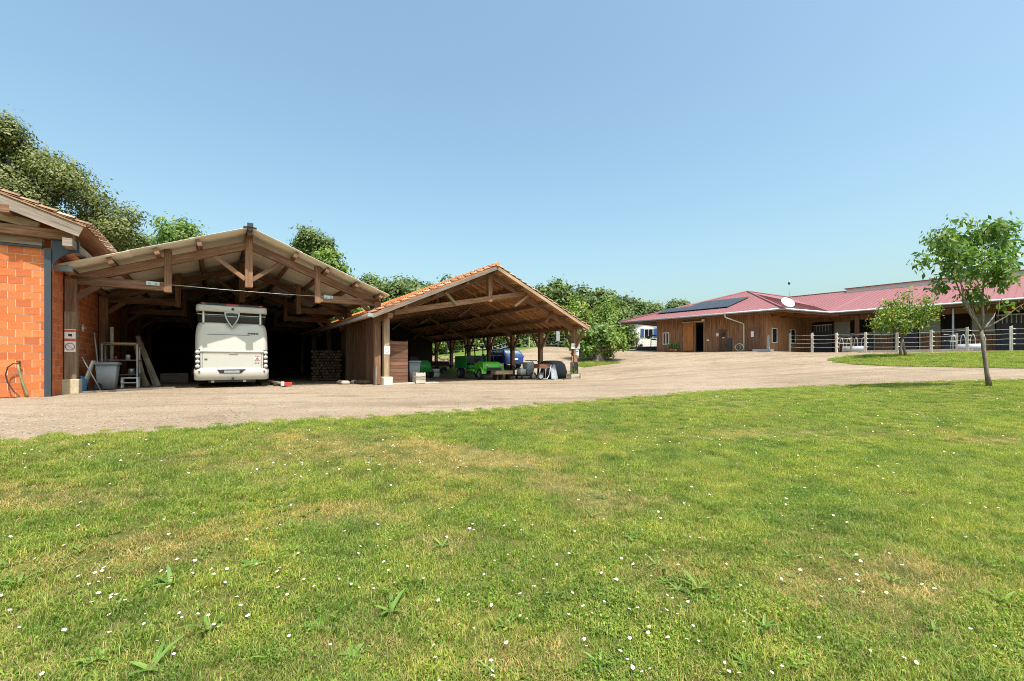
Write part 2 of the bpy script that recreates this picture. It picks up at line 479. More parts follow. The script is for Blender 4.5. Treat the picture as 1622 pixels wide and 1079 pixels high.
def copy_tree(o, parent=None):
    c = o.copy(); C.objects.link(c)
    if parent is not None: c.parent = parent
    for ch in list(o.children): copy_tree(ch, c)
    if o.name in ORG: ORG[c.name] = ORG[o.name]
    return c
X3, Y3, Z3 = Vector((1, 0, 0)), Vector((0, 1, 0)), Vector((0, 0, 1))
# ------------------------------------------------------------------ ground
rnd = random.Random(7)
nrs = np.random.RandomState(11)
def sine_noise(seed, scale, k=14):
    r = np.random.RandomState(seed)
    a = r.rand(k) * 6.283; f = scale * (0.5 + r.rand(k) * 1.6); ph = r.rand(k) * 6.283
    def fn(x, y):
        s = 0
        for i in range(k): s = s + np.sin((x * math.cos(a[i]) + y * math.sin(a[i])) * f[i] + ph[i])
        return s / math.sqrt(k / 2)
    return fn
def sheet(name, near, far, rows, mat, dz, kind='structure', power=1.0):
    near = np.array(near); far = np.array(far); n = len(near)
    t = np.linspace(0, 1, rows + 1) ** power
    P = near[None] * (1 - t[:, None, None]) + far[None] * t[:, None, None]
    x, y = P[..., 0].ravel(), P[..., 1].ravel(); z = H(x, y) + dz
    me = bpy.data.meshes.new(name)
    idx = np.arange((rows + 1) * n).reshape(rows + 1, n)
    f = np.stack([idx[:-1, :-1], idx[:-1, 1:], idx[1:, 1:], idx[1:, :-1]], -1).reshape(-1, 4)
    me.from_pydata(np.stack([x, y, z], 1).tolist(), [], f.tolist())
    me.polygons.foreach_set('use_smooth', [True] * len(me.polygons))
    me.materials.append(mat)
    bm = bmesh.new(); bm.from_mesh(me); bmesh.ops.recalc_face_normals(bm, faces=bm.faces)
    if sum(fc.normal.z for fc in bm.faces) < 0: bmesh.ops.reverse_faces(bm, faces=bm.faces)
    bm.to_mesh(me); bm.free()
    o = link(name, me); o['kind'] = kind
    return o

def gravel_mat():
    m = bpy.data.materials.new('beige_gravel'); nt, b = nodes(m)
    v = coord(nt, 'Object')
    big = tex(nt, 'Noise', v, .22, 5, .6)
    mid = tex(nt, 'Noise', v, 2.2, 4, .6)
    fine = tex(nt, 'Voronoi', v, 46); fine.feature = 'F1'
    fine2 = tex(nt, 'Noise', v, 70, 3, .7)
    c = ramp(nt, big.outputs['Fac'], [(.3, (.235, .178, .125)), (.5, (.283, .22, .158)), (.72, (.33, .263, .194))])
    sp = ramp(nt, fine.outputs['Color'], [(.1, (.72, .70, .68)), (.5, (1.0, 1.0, 1.0)), (.9, (1.22, 1.22, 1.22))])
    c = mixc(nt, .75, c, sp, 'MULTIPLY')
    s2 = ramp(nt, fine2.outputs['Fac'], [(.3, (.72, .70, .67)), (.6, (1.1, 1.1, 1.1))])
    c = mixc(nt, .6, c, s2, 'MULTIPLY')
    s3 = ramp(nt, mid.outputs['Fac'], [(.3, (.86, .84, .82)), (.6, (1.05, 1.05, 1.05))])
    c = mixc(nt, .7, c, s3, 'MULTIPLY')
    # worn wheel tracks along the drive
    w = nt.nodes.new('ShaderNodeTexWave'); w.wave_type = 'BANDS'; w.bands_direction = 'Y'
    mp = nt.nodes.new('ShaderNodeMapping'); mp.inputs['Rotation'].default_value = (0, 0, R(-20)); mp.inputs['Scale'].default_value = (.12, .12, .12)
    nt.links.new(v, mp.inputs['Vector']); nt.links.new(mp.outputs[0], w.inputs['Vector'])
    w.inputs['Scale'].default_value = 1.6; w.inputs['Distortion'].default_value = 5; w.inputs['Detail'].default_value = 3
    mp2 = nt.nodes.new('ShaderNodeMapping'); mp2.inputs['Rotation'].default_value = (0, 0, R(-27)); mp2.inputs['Scale'].default_value = (.07, .95, 1)
    nt.links.new(v, mp2.inputs['Vector']); trk = tex(nt, 'Noise', mp2.outputs[0], 1.0, 3, .5, .3)
    c = mixc(nt, .9, c, ramp(nt, trk.outputs['Fac'], [(.36, (.84, .82, .80)), (.47, (1, 1, 1)), (.56, (1, 1, 1)), (.68, (1.12, 1.12, 1.13))]), 'MULTIPLY')
    tr = ramp(nt, w.outputs['Fac'], [(.2, (.88, .86, .85)), (.7, (1.03, 1.03, 1.03))])
    c = mixc(nt, .22, c, tr, 'MULTIPLY')
    sn = tex(nt, 'Noise', v, .75, 6, .72, .6)
    c = mixc(nt, .8, c, ramp(nt, sn.outputs['Fac'], [(.34, (.74, .70, .66)), (.46, (1, 1, 1)), (.62, (1, 1, 1)), (.74, (1.10, 1.09, 1.07))]), 'MULTIPLY')
    nt.links.new(c, b.inputs['Base Color'])
    b.inputs['Roughness'].default_value = .95; b.inputs['Specular IOR Level'].default_value = .15
    bump(nt, b, fine.outputs['Distance'], .8, .02)
    return m
def turf_mat(name, a, b_, c_, straw):
    m = bpy.data.materials.new(name); nt, b = nodes(m)
    v = coord(nt, 'Object')
    n1 = tex(nt, 'Noise', v, .7, 5, .65); n2 = tex(nt, 'Noise', v, 22, 4, .7); n3 = tex(nt, 'Noise', v, .33, 4, .6)
    c = ramp(nt, n1.outputs['Fac'], [(.3, a), (.5, b_), (.7, c_)])
    st = ramp(nt, n3.outputs['Fac'], [(.50, (0, 0, 0)), (.66, (.75, .75, .75))])
    c = mixc(nt, st, c, straw)
    s = ramp(nt, n2.outputs['Fac'], [(.3, (.45, .45, .45)), (.7, (1.3, 1.3, 1.3))])
    c = mixc(nt, .8, c, s, 'MULTIPLY')
    nt.links.new(c, b.inputs['Base Color'])
    b.inputs['Roughness'].default_value = .95; b.inputs['Specular IOR Level'].default_value = .1
    bump(nt, b, n2.outputs['Fac'], .9, .03)
    return m
M['gravel'] = gravel_mat()
M['turf'] = turf_mat('turf', (.075, .08, .02), (.105, .11, .028), (.15, .135, .045), (.26, .20, .095))
M['meadow'] = turf_mat('meadow', (.07, .13, .02), (.10, .17, .03), (.12, .18, .035), (.15, .17, .05))

# far terrain, out past the horizon of trees
xs = np.array(sorted(set(list(np.linspace(-60, 70, 66)) + [-900, -500, -250, -140, -90, 100, 150, 250, 500, 900])))
ys = np.array(sorted(set(list(np.linspace(-30, 90, 61)) + [-900, -400, -150, -70, 120, 170, 260, 500, 1100])))
gx, gy = np.meshgrid(xs, ys)
gz = H(gx, gy) - .14
me = bpy.data.meshes.new('terrain')
ii = np.arange(gx.size).reshape(gx.shape)
me.from_pydata(np.stack([gx.ravel(), gy.ravel(), gz.ravel()], 1).tolist(), [], np.stack([ii[:-1, :-1], ii[:-1, 1:], ii[1:, 1:], ii[1:, :-1]], -1).reshape(-1, 4).tolist())
me.materials.append(M['meadow'])
o = link('terrain', me); o['kind'] = 'structure'
sheet('driveway', [(x, -14) for x in np.linspace(-34, 48, 150)], [(x, 52) for x in np.linspace(-34, 48, 150)], 130, M['gravel'], 0)

def dens(pts, step=.35):
    out = []
    for a, b in zip(pts[:-1], pts[1:]):
        n = max(1, int(math.dist(a, b) / step))
        out += [(a[0] + (b[0] - a[0]) * k / n, a[1] + (b[1] - a[1]) * k / n) for k in range(n)]
    return out + [pts[-1]]
_jn = sine_noise(3, 5.0); _jn2 = sine_noise(5, 1.3)
def wob(pts, a=.05):
    return [(x + a * float(_jn(x, y)), y + a * float(_jn(y, x)) + a * 1.2 * float(_jn2(x, y))) for x, y in pts]
edge_px = [(-900, 782), (-400, 742), (0, 705), (200, 692), (400, 675), (600, 662), (800, 650), (1000, 633), (1100, 624), (1200, 617.5), (1300, 612.5), (1400, 609), (1500, 606), (1622, 602), (1900, 595), (2400, 588)]
LAWN_EDGE = wob(dens([ground_at(x, y, 1.2) for x, y in edge_px]), .03)
n_ = len(LAWN_EDGE)
LAWN_BACK = [(-15 + 45 * k / (n_ - 1), -9) for k in range(n_)]
sheet('lawn', LAWN_EDGE, LAWN_BACK, 46, M['turf'], .012, power=1.4)
LAWN_POLY = LAWN_EDGE + LAWN_BACK[::-1]

def island(lower_px, upper_px, n=40, g=True):
    lo = [ground_at(x, y, 10) for x, y in lower_px]; up = [ground_at(x, y, 10) for x, y in upper_px]
    def resample(p):
        p = np.array(p); d = np.r_[0, np.cumsum(np.hypot(*np.diff(p, axis=0).T))]; t = np.linspace(0, d[-1], n)
        return [(float(np.interp(q, d, p[:, 0])), float(np.interp(q, d, p[:, 1]))) for q in t]
    return wob(resample(lo), .04), wob(resample(up), .04)
ISL_A = island([(1312, 570), (1326, 574), (1345, 576.8), (1400, 580), (1500, 582), (1622, 584), (1850, 588), (2200, 594)],
               [(1312, 570), (1330, 566.5), (1362, 563), (1420, 560.5), (1622, 557.5), (1850, 554), (2200, 549)], 90)
sheet('verge', ISL_A[0], ISL_A[1], 24, M['turf'], .012)
ISL_B = island([(905, 575), (912, 580), (925, 582.5), (945, 580), (965, 577.5), (986, 575)], [(905, 575), (915, 572.5), (930, 571), (948, 570.3), (968, 572), (986, 575)], 40)
sheet('verge', ISL_B[0], ISL_B[1], 10, M['turf'], .012)
MEADOW_EDGE = wob(dens([(-40, 44), (-24, 40), (-18.5, 34.6), (-7.2, 41.8), (-2.6, 35.0), (-1.2, 35.2), (.2, 38.6), (3.2, 42.6), (5.5, 44), (8.4, 44.5), (11.3, 46), (13, 50)], .6), .12)
sheet('meadow', MEADOW_EDGE, [(x * 1.25, y + 36) for x, y in MEADOW_EDGE], 30, M['meadow'], .012)

# ------------------------------------------------------------------ lawn plants
def inside(poly, x, y):
    p = np.array(poly); q = np.roll(p, -1, axis=0)
    c = np.zeros(x.shape, bool)
    for (x0, y0), (x1, y1) in zip(p, q):
        if y0 == y1: continue
        k = ((y0 > y) != (y1 > y)) & (x < (x1 - x0) * (y - y0) / (y1 - y0) + x0)
        c ^= k
    return c
dry_px = [(600, 716, 1.2, .35), (770, 728, 1.0, .3), (940, 772, .7, .25), (965, 805, .6, .2), (1385, 915, .55, .22), (330, 862, .45, .2), (150, 890, .5, .2), (545, 815, .7, .2), (1050, 905, .45, .15),
          (130, 790, .7, .2), (1560, 700, .8, .3), (1440, 1000, .3, .12), (830, 1045, .25, .1), (1180, 690, .9, .25), (260, 735, .9, .2), (700, 860, .35, .12)]
DRY = [(*ground_at(x, y, 1.2), a, b) for x, y, a, b in dry_px]
_dn = sine_noise(21, 1.5); _dn2 = sine_noise(22, 5.0); _cn = sine_noise(23, 2.2)
def dryness(x, y):
    d = _dn(x, y) * .2 + _dn2(x, y) * .16 + .08 + np.clip((-x - 0) * .035, -.12, .12)
    for (cx, cy, a, b) in DRY:
        d = d + 1.1 * np.exp(-(((x - cx) / a) ** 2 + ((y - cy) / (b * 1.6)) ** 2))
    return d
def grass_mat(name, cols, tip, rough=.6, trans=.42):
    m = bpy.data.materials.new(name); nt, b = nodes(m)
    gi = nt.nodes.new('ShaderNodeNewGeometry')
    c = ramp(nt, gi.outputs['Random Per Island'], [(k / (len(cols) - 1), x) for k, x in enumerate(cols)])
    n = tex(nt, 'Noise', gi.outputs['Position'], .9, 3)
    c = mixc(nt, 1, c, ramp(nt, n.outputs['Fac'], [(.32, (.80, .88, .82)), (.68, (1.22, 1.1, .95))]), 'MULTIPLY')
    n2 = tex(nt, 'Noise', gi.outputs['Position'], 3.6, 4, .65)
    c = mixc(nt, 1, c, ramp(nt, n2.outputs['Fac'], [(.32, (.62, .72, .58)), (.5, (1, 1, 1)), (.68, (1.2, 1.13, 1.1))]), 'MULTIPLY')
    nt.links.new(c, b.inputs['Base Color']); b.inputs['Roughness'].default_value = rough; b.inputs['Specular IOR Level'].default_value = .3
    tr = nt.nodes.new('ShaderNodeBsdfTranslucent'); nt.links.new(mixc(nt, 1, c, tip, 'MULTIPLY'), tr.inputs['Color'])
    mx = nt.nodes.new('ShaderNodeMixShader'); mx.inputs[0].default_value = trans
    nt.links.new(b.outputs[0], mx.inputs[1]); nt.links.new(tr.outputs[0], mx.inputs[2])
    nt.links.new(mx.outputs[0], nt.nodes['Material Output'].inputs['Surface'])
    return m
M['blade'] = grass_mat('grass_blade', [(.10, .17, .024), (.19, .28, .038), (.28, .35, .065), (.42, .42, .13)], (1.2, 1.35, .7))
M['straw'] = grass_mat('straw_blade', [(.30, .22, .09), (.46, .34, .155), (.58, .45, .23), (.26, .28, .07), (.36, .34, .11)], (1.1, 1.1, .8))
M['clover'] = grass_mat('clover_leaf', [(.07, .15, .018), (.15, .26, .03), (.26, .35, .055)], (1.2, 1.35, .6))
def clump(name, seed, n, size, h0, h1, w, mat, lean=.6, leafy=0, mat2=None, p2=0):
    r = np.random.RandomState(seed); V = []; F = []; MI = []
    for i in range(n):
        x, y = (r.rand(2) - .5) * size; a = r.rand() * 6.283; h = h0 + (h1 - h0) * r.rand() ** 1.5
        ww = w * (.6 + .8 * r.rand()); l = lean * h * (.3 + r.rand() * 1.1); b = a + (r.rand() - .5) * 1.2
        dx, dy = math.cos(b), math.sin(b); sx, sy = -math.sin(a) * ww / 2, math.cos(a) * ww / 2
        k = len(V)
        V += [(x - sx, y - sy, -.004), (x + sx, y + sy, -.004), (x + dx * l * .35 + sx * .8, y + dy * l * .35 + sy * .8, h * .6), (x + dx * l * .35 - sx * .8, y + dy * l * .35 - sy * .8, h * .6), (x + dx * l, y + dy * l, h * (.92 + .1 * r.rand()))]
        F += [(k, k + 1, k + 2, k + 3), (k + 3, k + 2, k + 4)]; MI += [int(r.rand() < p2)] * 2
    for i in range(leafy):
        x, y = (r.rand(2) - .5) * size; h = h0 * .6 + r.rand() * h1 * .7; s = w * (.9 + 1.2 * r.rand()); a = r.rand() * 6.283
        tx, ty = (r.rand(2) - .5) * 1.1
        k = len(V)
        for q in range(5):
            an = a + q * 1.2566; px, py = math.cos(an) * s, math.sin(an) * s
            V.append((x + px, y + py, max(.004, h + px * tx + py * ty)))
        F.append((k, k + 1, k + 2, k + 3, k + 4)); MI.append(2 if mat2 else 0)
    me = bpy.data.meshes.new(name); me.from_pydata(V, [], F); me.materials.append(M[mat])
    if mat2:
        me.materials.append(M[mat2]); me.materials.append(M['clover'])
    me.polygons.foreach_set('material_index', MI)
    return bpy.data.objects.new(name, me)
protos = bpy.data.collections.new('lawn_plants')
for o in [clump('turf_tuft', 1, 260, .28, .018, .055, .004, 'blade', .8, 10, 'straw', .2), clump('turf_tuft', 2, 240, .28, .015, .045, .004, 'blade', .95, 30, 'straw', .22), clump('turf_tuft', 3, 240, .28, .012, .042, .0038, 'straw', 1.2, 8, 'blade', .45),
          clump('turf_tuft', 4, 170, .27, .018, .05, .0045, 'blade', .9, 60, 'straw', .2), clump('turf_tuft', 5, 170, .28, .010, .032, .0038, 'straw', 1.6, 3, 'blade', .12), clump('turf_tuft', 6, 150, .3, .03, .09, .0048, 'blade', .8, 8, 'straw', .1)]:
    protos.objects.link(o)
def scatter(name, pts, rot, scl, idx, coll, kind='stuff'):
    me = bpy.data.meshes.new(name); me.from_pydata(np.asarray(pts).tolist(), [], [])
    n = len(pts)
    a = me.attributes.new('rot', 'FLOAT_VECTOR', 'POINT'); a.data.foreach_set('vector', np.asarray(rot, float).ravel())
    a = me.attributes.new('scl', 'FLOAT', 'POINT'); a.data.foreach_set('value', np.asarray(scl, float))
    a = me.attributes.new('pick', 'INT', 'POINT'); a.data.foreach_set('value', np.asarray(idx, int))
    o = link(name, me); o['kind'] = kind
    ng = bpy.data.node_groups.new(name + '_scatter', 'GeometryNodeTree')
    ng.interface.new_socket('Geometry', in_out='INPUT', socket_type='NodeSocketGeometry')
    ng.interface.new_socket('Geometry', in_out='OUTPUT', socket_type='NodeSocketGeometry')
    gi = ng.nodes.new('NodeGroupInput'); go = ng.nodes.new('NodeGroupOutput')
    ip = ng.nodes.new('GeometryNodeInstanceOnPoints'); ci = ng.nodes.new('GeometryNodeCollectionInfo')
    ci.inputs['Collection'].default_value = coll; ci.inputs['Separate Children'].default_value = True; ci.inputs['Reset Children'].default_value = True
    ip.inputs['Pick Instance'].default_value = True
    def attr(nm, t):
        x = ng.nodes.new('GeometryNodeInputNamedAttribute'); x.data_type = t; x.inputs['Name'].default_value = nm
        return x.outputs['Attribute']
    L = ng.links.new
    L(gi.outputs[0], ip.inputs['Points']); L(ci.outputs[0], ip.inputs['Instance']); L(attr('pick', 'INT'), ip.inputs['Instance Index'])
    L(attr('rot', 'FLOAT_VECTOR'), ip.inputs['Rotation']); L(attr('scl', 'FLOAT'), ip.inputs['Scale']); L(ip.outputs[0], go.inputs[0])
    md = o.modifiers.new('scatter', 'NODES'); md.node_group = ng
    return o
def slope_rot(x, y):
    e = .25; gx_ = (H(x + e, y) - H(x - e, y)) / (2 * e); gy_ = (H(x, y + e) - H(x, y - e)) / (2 * e)
    return np.stack([np.arctan(gy_), -np.arctan(gx_), np.zeros_like(x)], 1)
def lawn_points(poly, box, n, seed, view=True, dens_fall=None):
    r = np.random.RandomState(seed)
    x = box[0] + (box[1] - box[0]) * r.rand(n); y = box[2] + (box[3] - box[2]) * r.rand(n)
    k = inside(poly, x, y)
    if view: k &= np.abs(x) < 1.25 * np.maximum(y, 0) + 1.6
    if dens_fall is not None: k &= r.rand(n) < dens_fall(x, y)
    x, y = x[k], y[k]
    return x, y, r
def grow(name, poly, box, n, seed, smin, smax, extra=None, view=True, fall=None):
    x, y, r = lawn_points(poly, box, n, seed, view, fall)
    d = dryness(x, y) + (r.rand(len(x)) - .5) * .95
    c = _cn(x, y) * .22 + (r.rand(len(x)) - .5) * 1.5
    idx = np.where(d > .78, 4, np.where(d > .48, 2, np.where(c > np.where(y < 4.5, .12, .35), 3, np.where(r.rand(len(x)) < .08, 5, np.where(r.rand(len(x)) < .5, 0, 1)))))
    rot = slope_rot(x, y); rot[:, 2] = r.rand(len(x)) * 6.283
    s = smin + (smax - smin) * r.rand(len(x))
    return scatter(name, np.stack([x, y, H(x, y) + .012], 1), rot, s, idx, protos)
grow('grass', LAWN_POLY, (-11, 21, .9, 14), 52000, 5, .65, .95, fall=lambda x, y: np.where(y < 6.5, 1, np.where(y < 9, .62, .4)))
gi_poly = ISL_A[0] + ISL_A[1][::-1]
grow('grass', gi_poly, (15, 33, 14, 30), 5200, 6, 1.1, 1.8, view=False)
grow('grass', ISL_B[0] + ISL_B[1][::-1], (4, 12, 22, 46), 3000, 8, 1.0, 1.6, view=False)

# ragged edge: tufts straying onto the gravel, pebbles spilling off it
er_ = np.random.RandomState(17)
def along(edge, n, lo, hi):
    e = np.array(edge); k = er_.randint(1, len(e) - 1, n); t = e[k + 1] - e[k - 1]; t /= np.linalg.norm(t, axis=1)[:, None] + 1e-9
    nn = np.stack([-t[:, 1], t[:, 0]], 1); off = lo + (hi - lo) * er_.rand(n) ** 2.2
    p = e[k] + nn * off[:, None] + er_.randn(n, 2) * .05
    return p[:, 0], p[:, 1]
x, y = along(LAWN_EDGE, 1500, -.1, .45); k = (np.abs(x) < 1.3 * y + 2); x, y = x[k], y[k]
scatter('grass', np.stack([x, y, H(x, y) + .002], 1), np.stack([np.zeros(len(x)), np.zeros(len(x)), er_.rand(len(x)) * 6], 1), er_.uniform(.25, .75, len(x)), er_.choice([0, 1, 2, 2, 5], len(x)), protos)
def pebble(name, seed):
    r = random.Random(seed); b = MB(); n = 6
    for (rr, z) in ((.7, -.2), (1, .15), (.6, .55)):
        for q in range(n):
            a = 6.283 * q / n; b.v.append((rr * math.cos(a) * r.uniform(.8, 1.2) * .011, rr * math.sin(a) * r.uniform(.8, 1.2) * .009, z * .011))
    for i in range(2):
        for q in range(n): b.quad((i * n + q, i * n + (q + 1) % n, (i + 1) * n + (q + 1) % n, (i + 1) * n + q), [(0, 0)] * 4)
    b.quad(tuple(range(2 * n, 3 * n)), [(0, 0)] * n)
    return bpy.data.objects.new(name, b.mesh(name, ['pebble_a', 'pebble_b', 'pebble_c'][seed]))
M['pebble_a'] = plain('pale_pebble', (.34, .275, .205), .9); M['pebble_b'] = plain('tan_pebble', (.30, .235, .165), .9); M['pebble_c'] = plain('grey_pebble', (.24, .21, .18), .9)
pc = bpy.data.collections.new('pebbles')
for i in range(3): pc.objects.link(pebble('pebble', i))
x = er_.uniform(-14, 14, 60000); y = er_.uniform(3.5, 17, 60000)
k = (~inside(LAWN_POLY, x, y)) & (np.abs(x) < 1.25 * y + .6) & (er_.rand(60000) < np.where(y < 8, .55, .3))
x2, y2 = along(LAWN_EDGE, 5000, -.12, .35); k2 = np.abs(x2) < 1.25 * y2 + 1
x = np.r_[x[k], x2[k2]]; y = np.r_[y[k], y2[k2]]
scatter('loose_gravel', np.stack([x, y, H(x, y) + .003], 1), np.stack([er_.uniform(-.3, .3, len(x)), er_.uniform(-.3, .3, len(x)), er_.rand(len(x)) * 6], 1), er_.uniform(.35, 1.25, len(x)) ** 1.5, er_.randint(0, 3, len(x)), pc)
# ------------------------------------------------------------------ brick barn on the left
rnd = random.Random(31)
barn = shed('brick_barn', 'orange terracotta block barn with blue steel corner column and tiled roof', 'barn', -9.5, 26)
BV, BU = 17.0, -3.76
w_ = MB()
w_.box(-16, BU + .003, BV - .003, BV + .3, -.4, 4.0)
w_.box(BU - .3, BU + .003, BV + .3, 39.6, -.4, 4.02)
w_.box(-16, BU - .3, 39.3, 39.6, -.4, 4.02)
w_.box(-16.3, -16, BV + .012, 39.6, -.4, 4.02)
part('wall', w_, 'mortar', barn)
# the blocks: 30 x 20 cm faces with open joints; the nearest one by one, the rest as one part
bm_ = MB(); bm_.box(-.1425, .1425, -.012, .012, -.0925, .0925)
brick_me = bm_.mesh('brick', 'brick')
rest_b = MB(3)
org_b = ORG['brick_barn']
nb = 0
for row in range(-1, 20):
    z = .1 + row * .2
    off = .15 if row % 2 else 0
    for k in range(0, 41):
        u = BU - .15 - .3 * k - off
        if row % 2 and k == 0:   # half block at the corner
            rest_b.obox((BU - .075, BV, z), X3, Y3, Z3, .132, .024, .181)
        j = rnd.uniform(-.003, .003)
        if k < 5 and z < 4:
            o = link('brick', brick_me, barn, Vector((u, BV + j, z)) - org_b)
            o.scale = (1 + rnd.uniform(-.008, .008), 1, 1 + rnd.uniform(-.02, .012))
        elif u > -16:
            rest_b.obox((u, BV + j, z), X3, Y3, Z3, .285, .024, .185)
    for k in range(0, 75):
        v = BV + .165 + .3 * k + off
        j = rnd.uniform(-.003, .003)
        if k < 9 and z < 4:
            o = link('brick', brick_me, barn, Vector((BU + j, v, z)) - org_b); o.rotation_euler = (0, 0, R(90))
        elif v < 39.3:
            rest_b.obox((BU + j, v, z), X3, Y3, Z3, .024, .285, .185)
part('brickwork', rest_b, 'brick', barn, stuff=True)
zA = lambda u: 4.74 + .37 * (-3.1 - u)
b = MB(1); b.beam((-16, BV - .02, 4.025), (BU - .1, BV - .02, 4.025), .1, .05); part('steel_lintel', b, 'darkmetal', barn)
b = MB(2); b.beam((-16, BV + .05, 4.165), (BU - .1, BV + .05, 4.165), .22, .2); part('wall_plate', b, 'oaklight', barn)
b = MB(3); b.beam((-16, BV - .1, 4.40), (-3.22, BV - .1, 4.40), .24, .25); part('tie_beam', b, 'oak', barn, .01)
b = MB(4); b.beam((-9.6, BV - .1, 5.9), (-3.9, BV - .1, 4.55), .2, .22); part('principal_rafter', b, 'oaklight', barn, .01)
b = MB(4); b.beam((-9.6, BV - .1, 5.9), (-15.3, BV - .1, 4.55), .2, .22); part('principal_rafter', b, 'oaklight', barn, .01)
for (u, z, m, c) in ((-3.27, 4.14, 'greywood', .22), (-4.42, 4.83, 'oak', .22), (-6.6, 5.55, 'oak', .22), (-9.5, 6.55, 'oak', .24)):
    b = MB(int(u * -10)); b.beam((u, 16.42, z), (u, 39.6, z), .2, c); part('purlin', b, m, barn, .012)
# infill of blocks over the tie beam
b = MB(); b.box(-3.95, -3.5, BV + .05, BV + .25, 4.55, 4.8); part('infill_block', b, 'brick', barn)
b = MB(); b.box(BU - .29, BU - .005, BV + .3, 39.6, 4.02, 4.5); part('eave_wall', b, 'brick', barn)
# barge boards, roof deck and tiles
b = MB(5); b.beam((-3.0, 16.45, zA(-3.0) - .24), (-9.5, 16.45, zA(-9.5) - .24), .05, .30); part('barge_board', b, 'greywood', barn)
b = MB(6); b.beam((-16, 16.45, zA(-3.0) - .24), (-9.5, 16.45, zA(-9.5) - .24), .05, .30); part('barge_board', b, 'greywood', barn)
b = MB(7)
for sgn in (1, -1):
    e = -9.5 + sgn * 6.6
    b.poly([(e, 16.4, zA(-2.9) - .07), (e, 40, zA(-2.9) - .07), (-9.5, 40, zA(-9.5) - .07), (-9.5, 16.4, zA(-9.5) - .07)])
    b.poly([(e, 16.4, zA(-2.9) - .03), (e, 40, zA(-2.9) - .03), (-9.5, 40, zA(-9.5) - .03), (-9.5, 16.4, zA(-9.5) - .03)])
    b.poly([(e, 16.4, zA(-2.9) - .07), (e, 16.4, zA(-2.9) - .03), (-9.5, 16.4, zA(-9.5) - .03), (-9.5, 16.4, zA(-9.5) - .07)])
part('roof_deck', b, 'deck', barn)
def tile_mesh():
    t = MB(); n = 6
    for (r, xx, zz) in ((.085, -.21, .028), (.068, .21, -.004)):
        for k in range(n + 1):
            a = math.pi * k / n; t.v.append((xx, r * math.cos(a), zz + r * math.sin(a) * .8))
        for k in range(n + 1):
            a = math.pi * k / n; t.v.append((xx, (r - .014) * math.cos(a), zz + (r - .014) * math.sin(a) * .8))
    m = n + 1
    for k in range(n):
        t.quad((k, k + 1, 2 * m + k + 1, 2 * m + k), smooth=True)
        t.quad((m + k + 1, m + k, 3 * m + k, 3 * m + k + 1), smooth=True)
        t.quad((k + 1, k, m + k, m + k + 1))
        t.quad((2 * m + k, 2 * m + k + 1, 3 * m + k + 1, 3 * m + k))
    return t
_t = tile_mesh(); tile_me = _t.mesh('roof_tile', 'tile'); worn_me = _t.mesh('roof_tile', 'tileworn')
def tile_roof(parent, ridge_u, ridge_z, slope, half, v0, v1, sgn, near, name='roof_tile', mat='tile'):
    """cover tiles laid in columns up one slope; sgn -1 = slope falling towards -u. near(col, row) -> own object"""
    org = ORG[parent.name]; ang = math.atan(slope); L = half / math.cos(ang)
    rows = int(L / .36); cols = int((v1 - v0) / .205)
    rest = MB(9); cnt = 0
    for c in range(cols):
        for r_ in range(rows):
            d = L - .2 - r_ * .36
            u = ridge_u + sgn * d * math.cos(ang); z = ridge_z - d * math.sin(ang) + .005 + rnd.uniform(-.006, .006); v = v0 + .1 + c * .205 + rnd.uniform(-.008, .008)
            yaw = rnd.uniform(-.03, .03)
            rot = Matrix.Rotation(yaw, 3, 'Z') @ Matrix.Rotation(ang * sgn, 3, 'Y')
            if sgn > 0: rot = rot @ Matrix.Rotation(math.pi, 3, 'Z')
            rot = rot @ Matrix.Rotation(R(2), 3, 'Y')
            if near(c, r_):
                o = link(name, worn_me if (c < 1 or mat != 'tile') else tile_me, parent, Vector((u, v, z)) - org); o.rotation_euler = rot.to_euler()
            else:
                o = len(rest.v)
                for p in _t.v: rest.v.append(tuple(rot @ Vector(p) + Vector((u, v, z))))
                for fi in range(0, len(_t.f), 4):
                    for j in (0, 2):
                        rest.f.append(tuple(i + o for i in _t.f[fi + j])); rest.uv.append([(0, 0)] * 4); rest.mi.append(0); rest.sm.append(j == 0)
            cnt += 1
    part('tile_courses', rest, mat, parent, stuff=True)
tile_roof(barn, -9.5, zA(-9.5), .37, 6.7, 16.35, 40, 1, lambda c, r_: r_ < 2 and c < 40, mat='tileworn')
# steel corner column with curved bracket
b = MB()
b.box(-3.80, -3.67, 16.86, 16.875, -.05, 4.0); b.box(-3.80, -3.67, 17.0 - .03, 17.0 - .015, -.05, 4.0); b.box(-3.742, -3.728, 16.875, 16.97, -.05, 4.0)
part('steel_column', b, 'darkmetal', barn)
b = MB()
cur = [(-3.67, 3.35)] + [(-3.67 + .55 * (1 - math.cos(a)), 3.35 + .62 * math.sin(a)) for a in [k * math.pi / 16 for k in range(1, 9)]] + [(-3.12, 4.27), (-3.67, 4.27)]
b.prism([(x, z) for x, z in cur], 16.9, 16.95, lambda a, c, d: (a, d, c))
b.box(-3.67, -3.12, 16.84, 17.0, 4.255, 4.275)
part('steel_bracket', b, 'darkmetal', barn)

